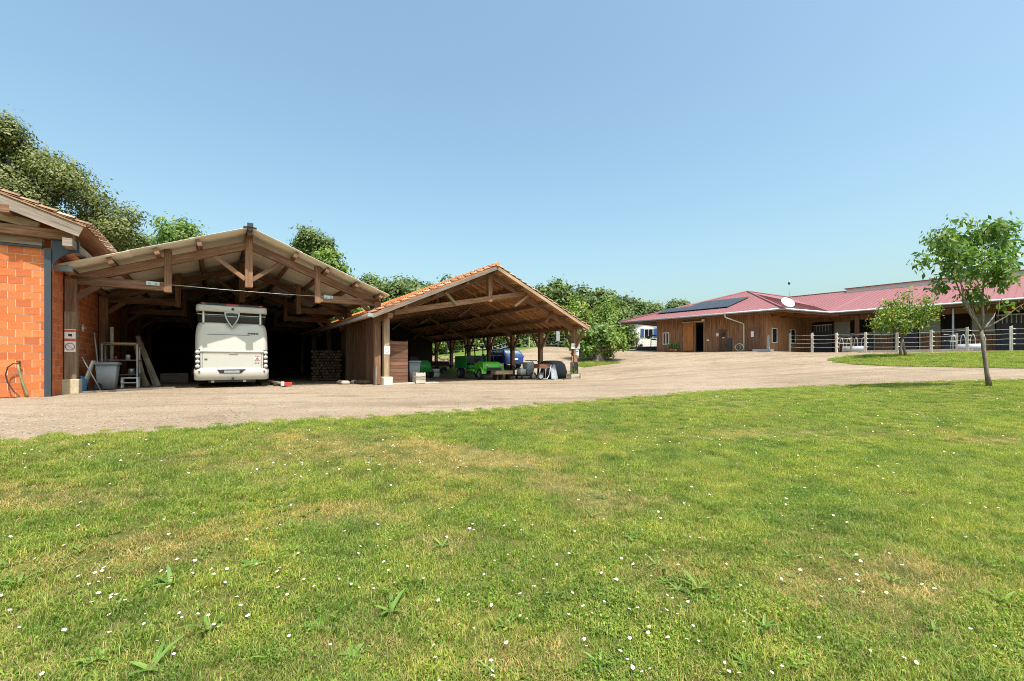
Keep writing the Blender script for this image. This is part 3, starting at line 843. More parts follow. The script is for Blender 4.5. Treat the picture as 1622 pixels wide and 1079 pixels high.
# ------------------------------------------------------------------ carport with fibre cement roof
cp = shed('timber_carport', 'open timber carport with corrugated grey roof sheltering the motorhome', 'carport', 1.02, 27)
UC, ZR, SB = 1.02, 5.67, .39
HALF = 4.85
zB = lambda u: ZR - SB * abs(u - UC)
ang = math.atan(SB)
TV = [18.5 + 4.72 * i for i in range(5)]
for i, v in enumerate(TV):
    far = i > 2
    bev = 0 if far else .012
    for s in (-1, 1):
        pu = UC + s * 4.61
        # left front post: pale lower board, its tone standing in for sunlight there
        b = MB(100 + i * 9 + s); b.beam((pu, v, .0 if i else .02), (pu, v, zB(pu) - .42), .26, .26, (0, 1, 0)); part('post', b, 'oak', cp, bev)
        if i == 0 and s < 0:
            b = MB(98); b.beam((pu, v - .012, .38), (pu, v - .012, 2.45), .268, .262, (0, 1, 0)); part('sunlit_post_board', b, 'oaklight', cp, bev)
        b = MB(200 + i * 9 + s); b.beam((pu, v, 3.42), (UC + s * 2.2, v, 3.42), .2, .27); part('tie_stub', b, 'oak', cp, bev)
        b = MB(300 + i * 9 + s); hu = UC + s * 2.3; b.beam((hu, v, 3.24), (hu, v, zB(hu) - .12), .2, .22, (0, 1, 0)); part('hanging_post', b, 'oak', cp, bev)
        b = MB(400 + i * 9 + s); b.beam((pu + s * .1, v, zB(pu) - .50), (UC, v, ZR - .52), .2, .28); part('principal_rafter', b, 'oak', cp, bev)
        b = MB(500 + i * 9 + s); b.beam((UC + s * .1, v, 3.9), (UC + s * 1.05, v, zB(UC + 1.05) - .62), .14, .15); part('strut', b, 'oak', cp, bev)
        if i < 4:
            b = MB(550 + i * 9 + s); b.beam((pu, v + .1, 2.75), (pu, v + .8, zB(pu) - .45), .14, .14); part('knee_brace', b, 'oak', cp, 0)
        b = MB(570 + i * 9 + s); b.beam((pu, v, 2.8), (pu - s * .62, v, 3.32), .14, .16); part('knee_brace', b, 'oak', cp, 0)
    b = MB(600 + i); b.beam((UC, v, 3.62), (UC, v, ZR - .16), .24, .26, (0, 1, 0)); part('king_post', b, 'oak', cp, bev)
    if i < 1:
        b = MB(); b.tube([(UC - 2.75, v - .11, 3.5), (UC - 1, v - .11, 3.47), (UC + 1, v - .11, 3.47), (UC + 2.75, v - .11, 3.5)], .0065, 6); part('tie_rod', b, 'cable', cp)
        for s in (-1, 1):
            b = MB(); b.box(UC + s * 2.68 - .17, UC + s * 2.68 + .17, v - .118, v - .103, 3.43, 3.55); b.lathe([(.03, 0), (.03, .03), (0, .03)], (UC + s * 2.76, v - .118, 3.49), (0, -1, 0), 6); b.lathe([(.03, 0), (.03, .03), (0, .03)], (UC + s * 2.6, v - .118, 3.49), (0, -1, 0), 6)
            part('fixing_plate', b, 'galv', cp)
for s in (-1, 1):
    for k, d in enumerate((.16, 1.45, 2.55, 3.65, 4.6)):
        u = UC + s * d; z = zB(u) - .235
        if k == 0 and s < 0: continue
        if k == 0: u = UC; z = ZR - .2
        b = MB(700 + k * 7 + s); b.beam((u, 17.86, z), (u, 38.2, z), .13, .2, Vector((s * SB, 0, 1)) if k else Z3); part('purlin', b, 'oak', cp)
    # corrugated sheets, three lengths up each slope
    sh = MB(); n = 16
    Ls = HALF / math.cos(ang) / 3 + .08
    for e, xx in enumerate((-Ls / 2, Ls / 2)):
        for off in (0, -.012):
            for k in range(n + 1):
                sh.v.append((xx, -.48 + .96 * k / n, .022 * math.cos(k * math.pi / 1.0) * (1 if k % 2 == 0 else 1) + off))
    m_ = n + 1
    for k in range(n):
        sh.quad((k, k + 1, 2 * m_ + k + 1, 2 * m_ + k)); sh.quad((m_ + k + 1, m_ + k, 3 * m_ + k, 3 * m_ + k + 1)); sh.quad((k + 1, k, m_ + k, m_ + k + 1)); sh.quad((2 * m_ + k, 2 * m_ + k + 1, 3 * m_ + k + 1, 3 * m_ + k))
    sh.quad((0, 2 * m_, 3 * m_, m_)); sh.quad((n, m_ + n, 3 * m_ + n, 2 * m_ + n))
    sh_me = sh.mesh('roof_sheet', 'fibre')
    for r_ in range(3):
        for c in range(23):
            d = (r_ + .5) * HALF / 3
            o = link('roof_sheet', sh_me, cp, Vector((UC + s * d, 17.8 + .46 + c * .915, zB(UC + d) - .085 + .014 * (2 - r_) + rnd.uniform(-.002, .002))) - ORG[cp.name])
            o.rotation_euler = (0, ang * s, 0)
b = MB()
for c in range(10):
    v0 = 17.72 + c * 2.05
    b.tube([(UC, v0, ZR - .07), (UC, v0 + 2.1, ZR - .05)], .11, 8)
    b.box(UC - .2, UC + .2, v0, v0 + 2.06, ZR - .075, ZR - .05)
b.box(UC - .09, UC + .09, 17.68, 17.75, ZR - .06, ZR + .07)
part('ridge_cap', b, 'panelframe', cp)
# boarded back gable and far side
b = MB(); b.poly([(UC - 4.7, 38.28, -.1), (UC + 4.7, 38.28, -.1), (UC + 4.7, 38.28, zB(UC + 4.7) - .07), (UC, 38.28, ZR - .07), (UC - 4.7, 38.28, zB(UC - 4.7) - .07)]); b.poly([(UC + 4.7, 29.5, -.1), (UC + 4.7, 38.3, -.1), (UC + 4.7, 38.3, 3.7), (UC + 4.7, 29.5, 3.7)]); part('light_stop_sheet', b, 'black', cp)  # black backing sheets added to stop daylight leaking past the boards
b = MB(5)
for k in range(42):
    u = UC - 4.6 + .11 + k * .22
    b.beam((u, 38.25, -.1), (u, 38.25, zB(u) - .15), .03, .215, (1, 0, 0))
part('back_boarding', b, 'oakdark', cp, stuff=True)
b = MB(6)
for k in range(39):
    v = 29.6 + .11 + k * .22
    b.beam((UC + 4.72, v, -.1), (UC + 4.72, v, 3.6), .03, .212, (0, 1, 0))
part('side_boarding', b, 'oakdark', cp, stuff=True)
b = MB(); b.box(UC - 4.61 - .22, UC - 4.61 + .2, 18.28, 18.72, -.05, .42); part('plinth', b, 'yellowstone', cp, .02)
b = MB(); b.tube([(UC - 4.9, 17.6, 3.62), (UC - 4.9, 24, 3.6)], .09, 8); b.box(UC - 5.0, UC - 4.42, 17.55, 17.72, 3.53, 3.69); part('gutter', b, 'zinc', cp)
b = MB(44); b.beam((UC + 4.48, 18.28, .0), (UC + 4.50, 18.33, .78), .05, .2, (0, 1, 0)); part('foot_board', b, 'greywood', cp)

# ------------------------------------------------------------------ tiled shed
ts = shed('tiled_shed', 'open tiled timber shed with orange clay roof and Y braced posts', 'shed', 11.0, 24)
TC, TZ, SC_ = 11.0, 5.51, .446
THALF = 5.85
V0, V1 = 17.6, 37.6
zC = lambda u: TZ - SC_ * abs(u - TC)
angc = math.atan(SC_)
PV = [18.3 + 3.05 * i for i in range(7)]
for i, v in enumerate(PV):
    b = MB(20 + i); b.beam((16.45, v, 0.75 if i else .95), (16.45, v, 2.78), .24, .24, (0, 1, 0)); pst = part('post', b, 'oak', ts, .015)
    b = MB(30 + i); b.beam((16.45, v, -.05), (16.45, v, .75 if i else .95), .25 if i else .34, .25 if i else .30, (0, 1, 0)); part('tarred_foot', b, 'blackwood', ts, .015)
    for s in (-1, 1):
        if 17 < v + s * .8 < 37.3:
            b = MB(40 + i * 3 + s); b.beam((16.45, v + s * .08, 1.75), (16.45, v + s * .78, 2.72), .12, .13); part('brace', b, 'oak', ts)
    if i % 2 == 0:
        b = MB(60 + i); b.beam((5.95, v, .32 if i == 0 else 0), (5.95, v, 2.85), .24, .24, (0, 1, 0)); part('post', b, 'oaklight' if i == 0 else 'oak', ts, .015)
b = MB(); b.box(5.78, 6.16, 18.05, 18.5, -.05, .33); part('plinth', b, 'palestone', ts, .02)
for u in (5.95, 16.45):
    b = MB(70 + int(u)); b.beam((u, 17.75, 2.86), (u, 37.4, 2.86), .2, .2); part('wall_plate', b, 'oak', ts)
for v in (18.3, 24.4, 30.5, 36.6):
    q = MB(80 + int(v)); q.beam((6.3, v, 3.05), (13.2, v, 4.47), .2, .24); part('raking_tie', q, 'oak', ts, .012)
    q = MB(81 + int(v)); q.beam((TC, v, 3.85), (TC, v, TZ - .3), .22, .22, (0, 1, 0)); part('king_post', q, 'oak', ts, .012)
    for s in (-1, 1):
        q = MB(82 + int(v) + s); q.beam((TC + s * 5.55, v, zC(TC + 5.55) - .36), (TC, v, TZ - .36), .18, .24); part('principal_rafter', q, 'oak', ts, .012)
    q = MB(83 + int(v)); q.beam((8.6, v - .14, zC(8.6) - .35), (9.2, v - .14, 3.55), .09, .11); part('prop', q, 'oaklight', ts)
    q = MB(84 + int(v)); q.beam((13.2, v - .14, zC(13.2) - .2), (12.4, v - .14, 3.75), .09, .11); part('prop', q, 'oaklight', ts)
    q = MB(85 + int(v)); q.beam((14.8, v - .14, zC(14.8) - .2), (14.3, v - .14, 3.0), .09, .11); part('prop', q, 'oak', ts)
for s in (-1, 1):
    for k, d in enumerate((0, 1.5, 3.0, 4.4)):
        if k == 0 and s < 0: continue
        u = TC + s * d; q = MB(90 + k + s); q.beam((u, 17.68, zC(u) - .27), (u, 37.4, zC(u) - .27), .14, .18); part('purlin', q, 'oak', ts)
    nb_ = 37
    for k in range(nb_):
        v = V0 + .12 + k * (V1 - V0 - .24) / (nb_ - 1)
        q = MB(120 + k + s * 40); q.beam((TC + s * (THALF - .03), v, zC(TC + THALF - .03) - .145), (TC, v, TZ - .145), .075, .09); part('rafter', q, 'deck', ts)
    for k in range(30):      # boards of the deck, seen from below
        d0 = k * THALF / 30 + .004; d1 = (k + 1) * THALF / 30 - .006
        um = TC + s * (d0 + d1) / 2
        q = MB(170 + k + s * 40); q.beam((um, V0, zC(um) - .085), (um, V1, zC(um) - .085), (d1 - d0) / math.cos(angc), .022, Vector((s * SC_, 0, 1))); part('roof_board', q, 'deck', ts)
    q = MB(); e = TC + s * (THALF + .03)
    q.poly([(e, V0, zC(e) - .06), (e, V1, zC(e) - .06), (TC, V1, TZ - .06), (TC, V0, TZ - .06)]); q.poly([(e, V0, zC(e) - .03), (e, V1, zC(e) - .03), (TC, V1, TZ - .03), (TC, V0, TZ - .03)])
    q.poly([(e, V0, zC(e) - .06), (e, V0, zC(e) - .03), (TC, V0, TZ - .03), (TC, V0, TZ - .06)])
    part('channel_tiles', q, 'tile', ts)
    q = MB(210 + s); q.beam((TC + s * THALF, V0 - .03, zC(TC + THALF) - .14), (TC, V0 - .03, TZ - .14), .035, .15); part('barge_board', q, 'greywood' if s < 0 else 'oaklight', ts)
tile_roof(ts, TC, TZ, SC_, THALF + .12, V0 - .05, V1, -1, lambda c, r_: c < 6 or (c < 20 and r_ < 2))
tile_roof(ts, TC, TZ, SC_, THALF + .12, V0 - .05, V1, 1, lambda c, r_: c < 2)
q = MB()
for k in range(47):
    q.tube([(TC, V0 - .1 + k * .43, TZ + .02), (TC, V0 + .38 + k * .43, TZ + .045)], .1, 8)
part('ridge_tiles', q, 'tile', ts, stuff=True)
q = MB(); q.tube([(TC - THALF - .1, V0 - .1, zC(TC + THALF) - .09), (TC - THALF - .1, V1, zC(TC + THALF) - .12)], .075, 8); q.box(TC - THALF - .2, TC - THALF + .02, V0 - .13, V0 - .02, zC(TC + THALF) - .17, zC(TC + THALF) - .04); part('gutter', q, 'zinc', ts)
# plank wall of the left side, board by board, and the dark back wall
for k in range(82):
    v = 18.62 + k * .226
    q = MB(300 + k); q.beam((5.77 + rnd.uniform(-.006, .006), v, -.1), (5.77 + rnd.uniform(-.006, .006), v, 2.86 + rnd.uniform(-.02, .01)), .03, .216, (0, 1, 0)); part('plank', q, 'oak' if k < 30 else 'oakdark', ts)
q = MB(); q.poly([(5.9, 37.13, -.1), (16.3, 37.13, -.1), (16.3, 37.13, 3.0), (TC, 37.13, 5.3), (5.9, 37.13, 3.0)]); q.poly([(5.80, 18.6, -.1), (5.80, 37.2, -.1), (5.80, 37.2, 2.85), (5.80, 18.6, 2.85)]); part('light_stop_sheet', q, 'black', ts)  # black sheets added behind back and side boards to block stray daylight
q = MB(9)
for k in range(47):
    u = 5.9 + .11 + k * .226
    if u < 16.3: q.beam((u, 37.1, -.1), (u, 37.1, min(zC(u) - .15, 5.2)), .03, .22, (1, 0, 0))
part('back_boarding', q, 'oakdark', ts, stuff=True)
# half partition of brown boards beside the left post
for k in range(12):
    q = MB(340 + k); q.beam((6.2, 18.52 + rnd.uniform(-.004, .004), .14 + k * .148), (6.98, 18.52, .14 + k * .148), .026, .14); part('partition_board', q, 'redwood', ts)
q = MB(); q.beam((6.95, 18.56, .05), (6.95, 18.56, 1.88), .06, .06, (0, 1, 0)); q.beam((6.25, 18.56, .05), (6.25, 18.56, 1.88), .06, .06, (0, 1, 0)); part('partition_frame', q, 'redwood', ts)
q = MB(); q.box(6.1, 8.3, 18.2, 18.62, -.05, .06); part('floor_kerb', q, 'concrete', ts, .01)
# ------------------------------------------------------------------ helpers for rounded bodies
def rstack(mb, levels, seg=4, mi=0, caps=True, smooth=True, frame=None):
    """stack of rounded rectangles: levels = (z, x0, x1, y0, y1, r)"""
    fr = frame or (lambda x, y, z: (x, y, z)); b = len(mb.v); n = 4 * (seg + 1)
    for (z, x0, x1, y0, y1, r) in levels:
        for (cx, cy, a0) in ((x1 - r, y1 - r, 0), (x0 + r, y1 - r, 90), (x0 + r, y0 + r, 180), (x1 - r, y0 + r, 270)):
            for k in range(seg + 1):
                a = R(a0 + 90 * k / seg); mb.v.append(tuple(fr(cx + r * math.cos(a), cy + r * math.sin(a), z)))
    for i in range(len(levels) - 1):
        for k in range(n):
            k2 = (k + 1) % n
            mb.quad((b + i * n + k, b + i * n + k2, b + (i + 1) * n + k2, b + (i + 1) * n + k), None, mi, smooth)
    if caps:
        mb.quad(tuple(b + k for k in reversed(range(n))), None, mi); t = b + (len(levels) - 1) * n
        mb.quad(tuple(t + k for k in range(n)), None, mi)
    return mb
def wheel(parent, c, axis, r, w, name='wheel', rim='galv', spokes=5):
    t = MB(); t.lathe([(r * .62, -w / 2), (r * .9, -w / 2), (r, -w * .32), (r, w * .32), (r * .9, w / 2), (r * .62, w / 2), (r * .62, -w / 2)], c, axis, 20)
    o = part(name, t, 'rubber', parent)
    q = MB(); q.lathe([(r * .62, -w * .42), (r * .55, -w * .3), (r * .2, -w * .34), (0, -w * .34)], c, axis, 16); q.lathe([(r * .62, w * .42), (r * .55, w * .3), (r * .2, w * .34), (0, w * .34)], c, axis, 16)
    part('rim', q, rim, o)
    return o
def disc(mb, c, axis, r, n=16, mi=0):
    return mb.lathe([(0, 0.004), (r, .004), (r, 0), (0, 0)], c, axis, n, mi, False)
def ring(mb, c, axis, r, t, n=24, mi=0, d=.006):
    return mb.lathe([(r - t, 0), (r - t, d), (r, d), (r, 0)], c, axis, n, mi, False)

# ------------------------------------------------------------------ motorhome
mh = shed('motorhome', 'cream motorhome parked rear end out under the grey carport roof', 'motorhome', .56, 23)
U0 = .56; VR = 19.42
b = MB()
def lv(z, hw, rv, r, e=26.5): return (z, U0 - hw, U0 + hw, VR + rv, e, r)
rstack(b, [lv(.36, 1.15, .12, .2), lv(.42, 1.16, .06, .2), lv(.5, 1.16, .055, .2), lv(1.26, 1.155, .05, .2), lv(1.30, 1.155, .048, .2), lv(1.305, 1.155, .03, .2), lv(1.335, 1.15, .022, .2), lv(1.40, 1.15, .05, .2), lv(1.44, 1.15, .052, .2), lv(1.9, 1.145, .08, .2), lv(2.2, 1.12, .13, .22), lv(2.36, 1.07, .18, .24), lv(2.42, 1.02, .22, .25)], 6)
part('body', b, 'cream', mh)
b = MB(); rstack(b, [lv(2.42, 1.09, .17, .24), lv(2.80, 1.09, .16, .24)], 6); part('rear_window_band', b, 'darkglass', mh)
b = MB(); rstack(b, [lv(2.79, 1.12, .02, .16), lv(2.83, 1.13, -.02, .16), lv(2.98, 1.12, .0, .16), lv(3.04, 1.10, .06, .16)], 6); part('roof_spoiler', b, 'cream', mh)
b = MB(); rstack(b, [lv(3.03, 1.02, .03, .08, VR + .4), lv(3.12, 1.0, .08, .08, VR + .4)], 3); part('light_bar', b, 'black', mh)
b = MB(); b.box(U0 - .2, U0 + .2, VR + .025, VR + .06, 3.03, 3.085); part('brake_light', b, 'redlens', mh)
for s in (-1, 1):
    b = MB(); b.box(U0 + s * .9 - .06, U0 + s * .9 + .06, VR + .025, VR + .06, 3.04, 3.09); part('brake_light', b, 'redlens', mh)
    b = MB(); b.box(U0 + s * .9 - .03, U0 + s * .9 + .03, VR + .11, VR + .3, 2.38, 2.82); part('window_pillar', b, 'offwhite', mh, .01)
    # tail lamp cluster with four round lamps
    b = MB(); rstack(b, [(.70, U0 + s * 1.07 - .09, U0 + s * 1.07 + .09, VR + .02, VR + .3, .05), (1.42, U0 + s * 1.07 - .085, U0 + s * 1.07 + .085, VR + .035, VR + .3, .05)], 4); lamp = part('tail_lamp', b, 'black', mh)
    for k in range(4):
        b = MB(); b.lathe([(.07, 0), (.07, .02), (.055, .04), (0, .05)], (U0 + s * 1.07, VR + .025, .79 + k * .17), (0, -1, 0), 16); part('lens', b, 'greylens', lamp)
    b = MB(); b.lathe([(.032, 0), (.032, .012), (0, .014)], (U0 + s * 1.02, VR - .035, .60), (0, -1, 0), 12); part('reflector', b, 'redlens', mh)
    b = MB(); b.box(U0 + s * .5 - .05 - .12, U0 + s * .5 + .05 - .12, VR + .1, VR + .2, .19, .27); part('fog_lamp', b, 'cream', mh, .01)
    b = MB(); b.box(U0 + s * .93 - .012, U0 + s * .93 + .0, VR + .036, VR + .07, .42, 1.31); part('hatch_gap', b, 'signdark', mh)
b = MB(); rstack(b, [lv(.28, 1.12, .06, .2, VR + .5), lv(.31, 1.18, .0, .2, VR + .5), lv(.62, 1.19, -.03, .2, VR + .5), lv(.70, 1.17, .0, .2, VR + .5), lv(.73, 1.14, .06, .2, VR + .5)], 6); part('bumper', b, 'cream', mh)
b = MB(); b.box(U0 - .5, U0 + .42, VR - .036, VR - .02, .53, .68); b.v = [(x, y, z) if z > .6 else (U0 - .04 + (x - U0) * .72, y, z) for x, y, z in b.v]; part('plate_recess', b, 'black', mh)
b = MB(); b.box(U0 - .27, U0 + .21, VR - .048, VR - .03, .55, .63); part('number_plate', b, 'galv', mh)
b = MB(); b.tube([(U0 + .0, VR + .3, .25), (U0, VR - .1, .25), (U0, VR - .13, .33)], .035, 8); b.lathe([(.04, 0), (.045, .04), (.0, .08)], (U0, VR - .13, .33), Z3, 10); part('tow_hitch', b, 'black', mh)
b = MB(); b.box(U0 - .75, U0 + .75, VR + .12, VR + .5, .2, .3); part('chassis_beam', b, 'black', mh)
# chrome line and shield badge on the window band
b = MB(); b.box(U0 - 1.08, U0 + 1.08, VR + .135, VR + .15, 2.675, 2.7); part('chrome_strip', b, 'cable', mh)
def shield(sc, y0, y1, mi=0):
    q = MB(); out = []
    for k in range(9):
        t = k / 8; out.append((-.24 * sc + .48 * sc * t, (.25 + .02 * math.sin(math.pi * t)) * sc))
    for k in range(1, 8):
        t = k / 8; out.append((.24 * sc * math.cos(t * math.pi / 2) ** .8, (.25 - .55 * t) * sc))
    out.append((0, -.33 * sc))
    for k in range(7, 0, -1):
        t = k / 8; out.append((-.24 * sc * math.cos(t * math.pi / 2) ** .8, (.25 - .55 * t) * sc))
    q.prism(out[::-1], y0, y1, lambda a, c, d: (U0 - .02 + a, VR + d, 2.54 + c), mi); return q
bg_ = part('badge', shield(1.02, .0, .12), 'cable', mh); part('badge_centre', shield(.8, -.012, .1), 'darkglass', bg_)
b = MB(); b.box(U0 - .17, U0 + .13, VR - .025, VR - .01, 2.61, 2.64); part('badge_bar', b, 'cable', bg_)
b = MB()
for k in range(7): b.box(U0 + .48 + k * .052, U0 + .48 + k * .052 + .036, VR + .075, VR + .088, 2.0 - k * .001, 2.055 - k * .001)
part('model_lettering', b, 'signdark', mh)
b = MB(); b.box(U0 - .8, U0 + .55, VR + .074, VR + .086, 1.955, 1.965); part('trim_line', b, 'signdark', mh)
b = MB(); b.box(U0 + .70, U0 + .88, VR + .037, VR + .05, 1.02, 1.2); st_ = part('sticker', b, 'offwhite', mh)
b = MB(); b.box(U0 + .71, U0 + .87, VR + .03, VR + .037, 1.16, 1.195); b.poly([(U0 + .72, VR + .033, 1.04), (U0 + .86, VR + .033, 1.04), (U0 + .79, VR + .033, 1.14)]); part('sticker_print', b, 'signmauve', st_)
b = MB(); disc(b, (U0 + .74, VR + .036, .94), (0, -1, 0), .03); disc(b, (U0 + .83, VR + .036, .94), (0, -1, 0), .03); part('sticker_print', b, 'galv', mh)
b = MB(); b.box(U0 - .12, U0 + .17, VR + .03, VR + .04, 1.235, 1.265); part('hatch_handle', b, 'galv', mh)
b = MB(); b.box(U0 - .87, U0 - .78, VR + .03, VR + .045, 1.04, 1.07); part('lock', b, 'black', mh)
b = MB(); b.lathe([(.05, 0), (.045, .03), (0, .04)], (U0 + .0, VR + .0, 2.9), (0, -1, 0), 10); part('camera_lens', b, 'black', mh)
b = MB(); b.poly([(U0 - .95, VR - .024, 2.90), (U0 - .83, VR - .024, 2.90), (U0 - .89, VR - .024, 2.95)]); b.box(U0 - .80, U0 - .5, VR - .024, VR - .015, 2.91, 2.922); part('maker_mark', b, 'galv', mh)
for s in (-1, 1): wheel(mh, (U0 + s * .98, VR + 2.1, .34), X3, .34, .22)
for s in (-1, 1): wheel(mh, (U0 + s * .98, VR + 5.9, .34), X3, .34, .22)
# trailer beam lying beside it
t = shed('trailer_beam', 'grey trailer beam with red lamp lying on the ground beside the motorhome', 'trailer', 2.2, 19)
b = MB(); b.beam((1.92, 21.2, .14), (2.28, 18.85, .10), .2, .06); part('board', b, 'greywood', t)
b = MB(); b.beam((2.16, 18.72, .11), (2.46, 18.80, .11), .1, .13); part('red_lamp', b, 'red', t, .015)
b = MB(); b.beam((2.08, 18.70, .13), (2.17, 18.72, .13), .1, .15); part('end_block', b, 'offwhite', t)
for q in (19.6, 20.6):
    b = MB(); b.beam((1.9, q, .05), (2.35, q, .05), .1, .1); part('bearer', b, 'oakdark', t)

# ------------------------------------------------------------------ things along the barn wall
bn = shed('wheelie_bin', 'grey wheelie bin with dark wheel leaning beside the carport post', 'bin', -3.05, 20.3)
b = MB()
uB, vB = -3.05, 20.3
rstack(b, [(.04, uB - .22, uB + .22, vB - .24, vB + .24, .04), (.86, uB - .27, uB + .29, vB - .33, vB + .33, .04)], 3); part('bin_body', b, 'binbody', bn)
b = MB(); rstack(b, [(.85, uB - .32, uB + .33, vB - .37, vB + .37, .04), (.91, uB - .32, uB + .33, vB - .37, vB + .37, .04), (.95, uB - .24, uB + .26, vB - .3, vB + .3, .06)], 3); part('bin_lid', b, 'binlid', bn)
wheel(bn, (uB - .2, vB - .27, .12), Y3, .12, .06, rim='black'); wheel(bn, (uB - .2, vB + .27, .12), Y3, .12, .06, rim='black')
b = MB(); b.tube([(uB - .34, vB - .25, .88), (uB - .36, vB - .25, .93), (uB - .36, vB + .25, .93), (uB - .34, vB + .25, .88)], .015, 6); part('handle', b, 'binlid', bn)
single('white_board', MB(3).beam((-3.62, 20.0, .02), (-3.34, 20.02, .98), .05, .5, (0, 1, 0)), 'offwhite', 'pale board leaning against the grey bin', 'board', W(-3.5, 20), PHI, None, (-3.5, 20, 0))
st = shed('step_stool', 'white plastic step stool standing behind the grey bin', 'stool', -2.55, 21.4)
b = MB(); b.box(-2.83, -2.33, 21.2, 21.55, .34, .38); part('seat', b, 'white', st, .01)
b = MB(); b.box(-2.83, -2.37, 21.12, 21.3, .17, .2); part('step', b, 'white', st, .01)
for (u, v) in ((-2.8, 21.22), (-2.36, 21.22), (-2.8, 21.53), (-2.36, 21.53)):
    b = MB(); b.beam((u, v, 0), (u * .97 - .08 + .0, v, .35), .05, .05, (0, 1, 0)); part('leg', b, 'white', st)
rk = shed('storage_rack', 'dark metal storage rack with timber and yellow level on its top shelf', 'rack', -2.95, 22.3)
for (u, v) in ((-3.45, 21.95), (-2.45, 21.95), (-3.45, 22.6), (-2.45, 22.6)):
    b = MB(); b.beam((u, v, 0), (u, v, 1.62), .045, .045, (0, 1, 0)); part('upright', b, 'galv', rk)
for z in (.45, 1.0, 1.58):
    b = MB(); b.box(-3.5, -2.4, 21.93, 22.62, z, z + .035); part('shelf', b, 'greywood', rk)
for i, (u0, v0, u1, z, m, l) in enumerate(((-3.5, 22.05, -2.35, 1.66, 'oaklight', 'pale timber offcut on top of the dark rack'), (-3.2, 21.98, -2.5, 1.64, 'yellow', 'yellow spirit level on top of the dark rack'), (-3.4, 22.3, -2.3, 1.67, 'oak', 'brown timber offcut lying behind the yellow level'))):
    single('timber_offcut' if m != 'yellow' else 'spirit_level', MB(i).beam((u0, v0, z), (u1, v0 + .05, z), .07, .06), m, l, 'timber' if m != 'yellow' else 'tool', W(u0, v0), PHI, None, (u0, v0, 0))
for i, (u, v, z, r_, h, m, l) in enumerate(((-2.75, 22.2, 1.035, .07, .18, 'offwhite', 'white tin on the middle shelf of the rack'), (-3.1, 22.2, 1.035, .06, .12, 'red', 'red tin on the middle shelf of the rack'), (-2.65, 22.2, .485, .1, .2, 'galv', 'grey pail on the lowest shelf of the rack'))):
    b = MB(); b.lathe([(0, 0), (r_, 0), (r_, h), (r_ * .9, h + .01), (0, h + .01)], (u, v, z), Z3, 12)
    single('tin', b, m, l, 'tin', W(u, v), PHI, None, (u, v, 0))
for i, (a, c_, m, l) in enumerate((((-2.3, 22.75, .0), (-2.62, 22.95, 1.72), 'oaklight', 'pale plank leaning on the second carport post'), ((-1.98, 22.7, .0), (-2.55, 22.95, 1.98), 'greywood', 'longest grey plank leaning on the second carport post'), ((-1.86, 22.62, 0), (-2.45, 22.95, 1.66), 'greywood', 'outermost grey plank leaning on the second carport post'), ((-2.2, 22.6, 0), (-2.5, 22.9, .75), 'oaklight', 'short stub of board leaning by the second post'))):
    single('leaning_plank', MB(i + 5).beam(a, c_, .14, .03, (0, -1, .2)), m, l, 'plank', W(a[0], a[1]), PHI, 'planks leaning by the second post', (a[0], a[1], 0))
for i, (a, c_, m, l) in enumerate((((-3.0, 19.0, 0), (-3.42, 18.8, 1.1), 'cable', 'thin steel pole leaning at the foot of the signed post'), ((-3.45, 21.7, .0), (-3.6, 21.6, 2.0), 'pipe', 'pale pipe standing against the block wall'), ((-3.3, 22.8, .9), (-3.3, 22.8, 2.3), 'offwhite', 'white tube standing behind the storage rack'))):
    b = MB(); b.tube([a, c_], .02 if i < 2 else .06, 8); single('pole', b, m, l, 'pole', W(a[0], a[1]), PHI, None, (a[0], a[1], 0))
b = MB(); b.lathe([(0, 0), (.12, 0), (.13, .05), (.13, .38), (.05, .45), (.05, .5), (0, .5)], (-3.5, 19.2, 0), Z3, 12); single('canister', b, 'bluep', 'blue canister behind the signed carport post', 'canister', W(-3.5, 19.2), PHI, None, (-3.5, 19.2, 0))
single('ground_batten', MB(8).beam((-3.3, 18.25, .03), (-1.2, 20.0, .03), .08, .05), 'greywood', 'pale batten lying on the ground from post to bin', 'plank', W(-2, 19), PHI, None, (-2, 19, 0))
b = MB(); b.lathe([(0, .03), (.12, .03), (.14, 0), (0, 0)], (-3.73, 20.6, 2.1), X3, 14); b.lathe([(0, 0), (.02, 0), (.02, .08)], (-3.73, 20.6, 2.1), X3, 8)
single('round_lamp', b, 'offwhite', 'round pale disc lamp mounted on the block side wall', 'lamp', W(-3.73, 20.6), PHI, None, (-3.73, 20.6, 0))
# signs
sg = shed('security_sign', 'white and red camera warning sign with no entry ring on the carport post', 'sign', -3.59, 18.36)
b = MB(); b.box(-3.71, -3.47, 18.348, 18.358, 1.24, 1.92); part('sign_plate', b, 'white', sg)
b = MB(); b.box(-3.71, -3.47, 18.343, 18.348, 1.84, 1.9); b.box(-3.71, -3.47, 18.343, 18.348, 1.56, 1.64); part('red_band', b, 'signred', sg)
b = MB(); b.box(-3.63, -3.55, 18.342, 18.347, 1.71, 1.78); b.box(-3.575, -3.545, 18.342, 18.347, 1.70, 1.74); part('camera_symbol', b, 'signdark', sg)
b = MB(); ring(b, (-3.59, 18.348, 1.40), (0, -1, 0), .11, .018); b.beam((-3.66, 18.345, 1.47), (-3.52, 18.345, 1.33), .006, .018, (0, 1, 0)); part('prohibition_ring', b, 'signmauve', sg)
sg = shed('no_smoking_sign', 'small white no smoking sign on the tiled shed corner post', 'sign', 5.97, 18.1)
b = MB(); b.box(5.84, 6.08, 18.168, 18.176, 1.27, 1.6); part('sign_plate', b, 'white', sg)
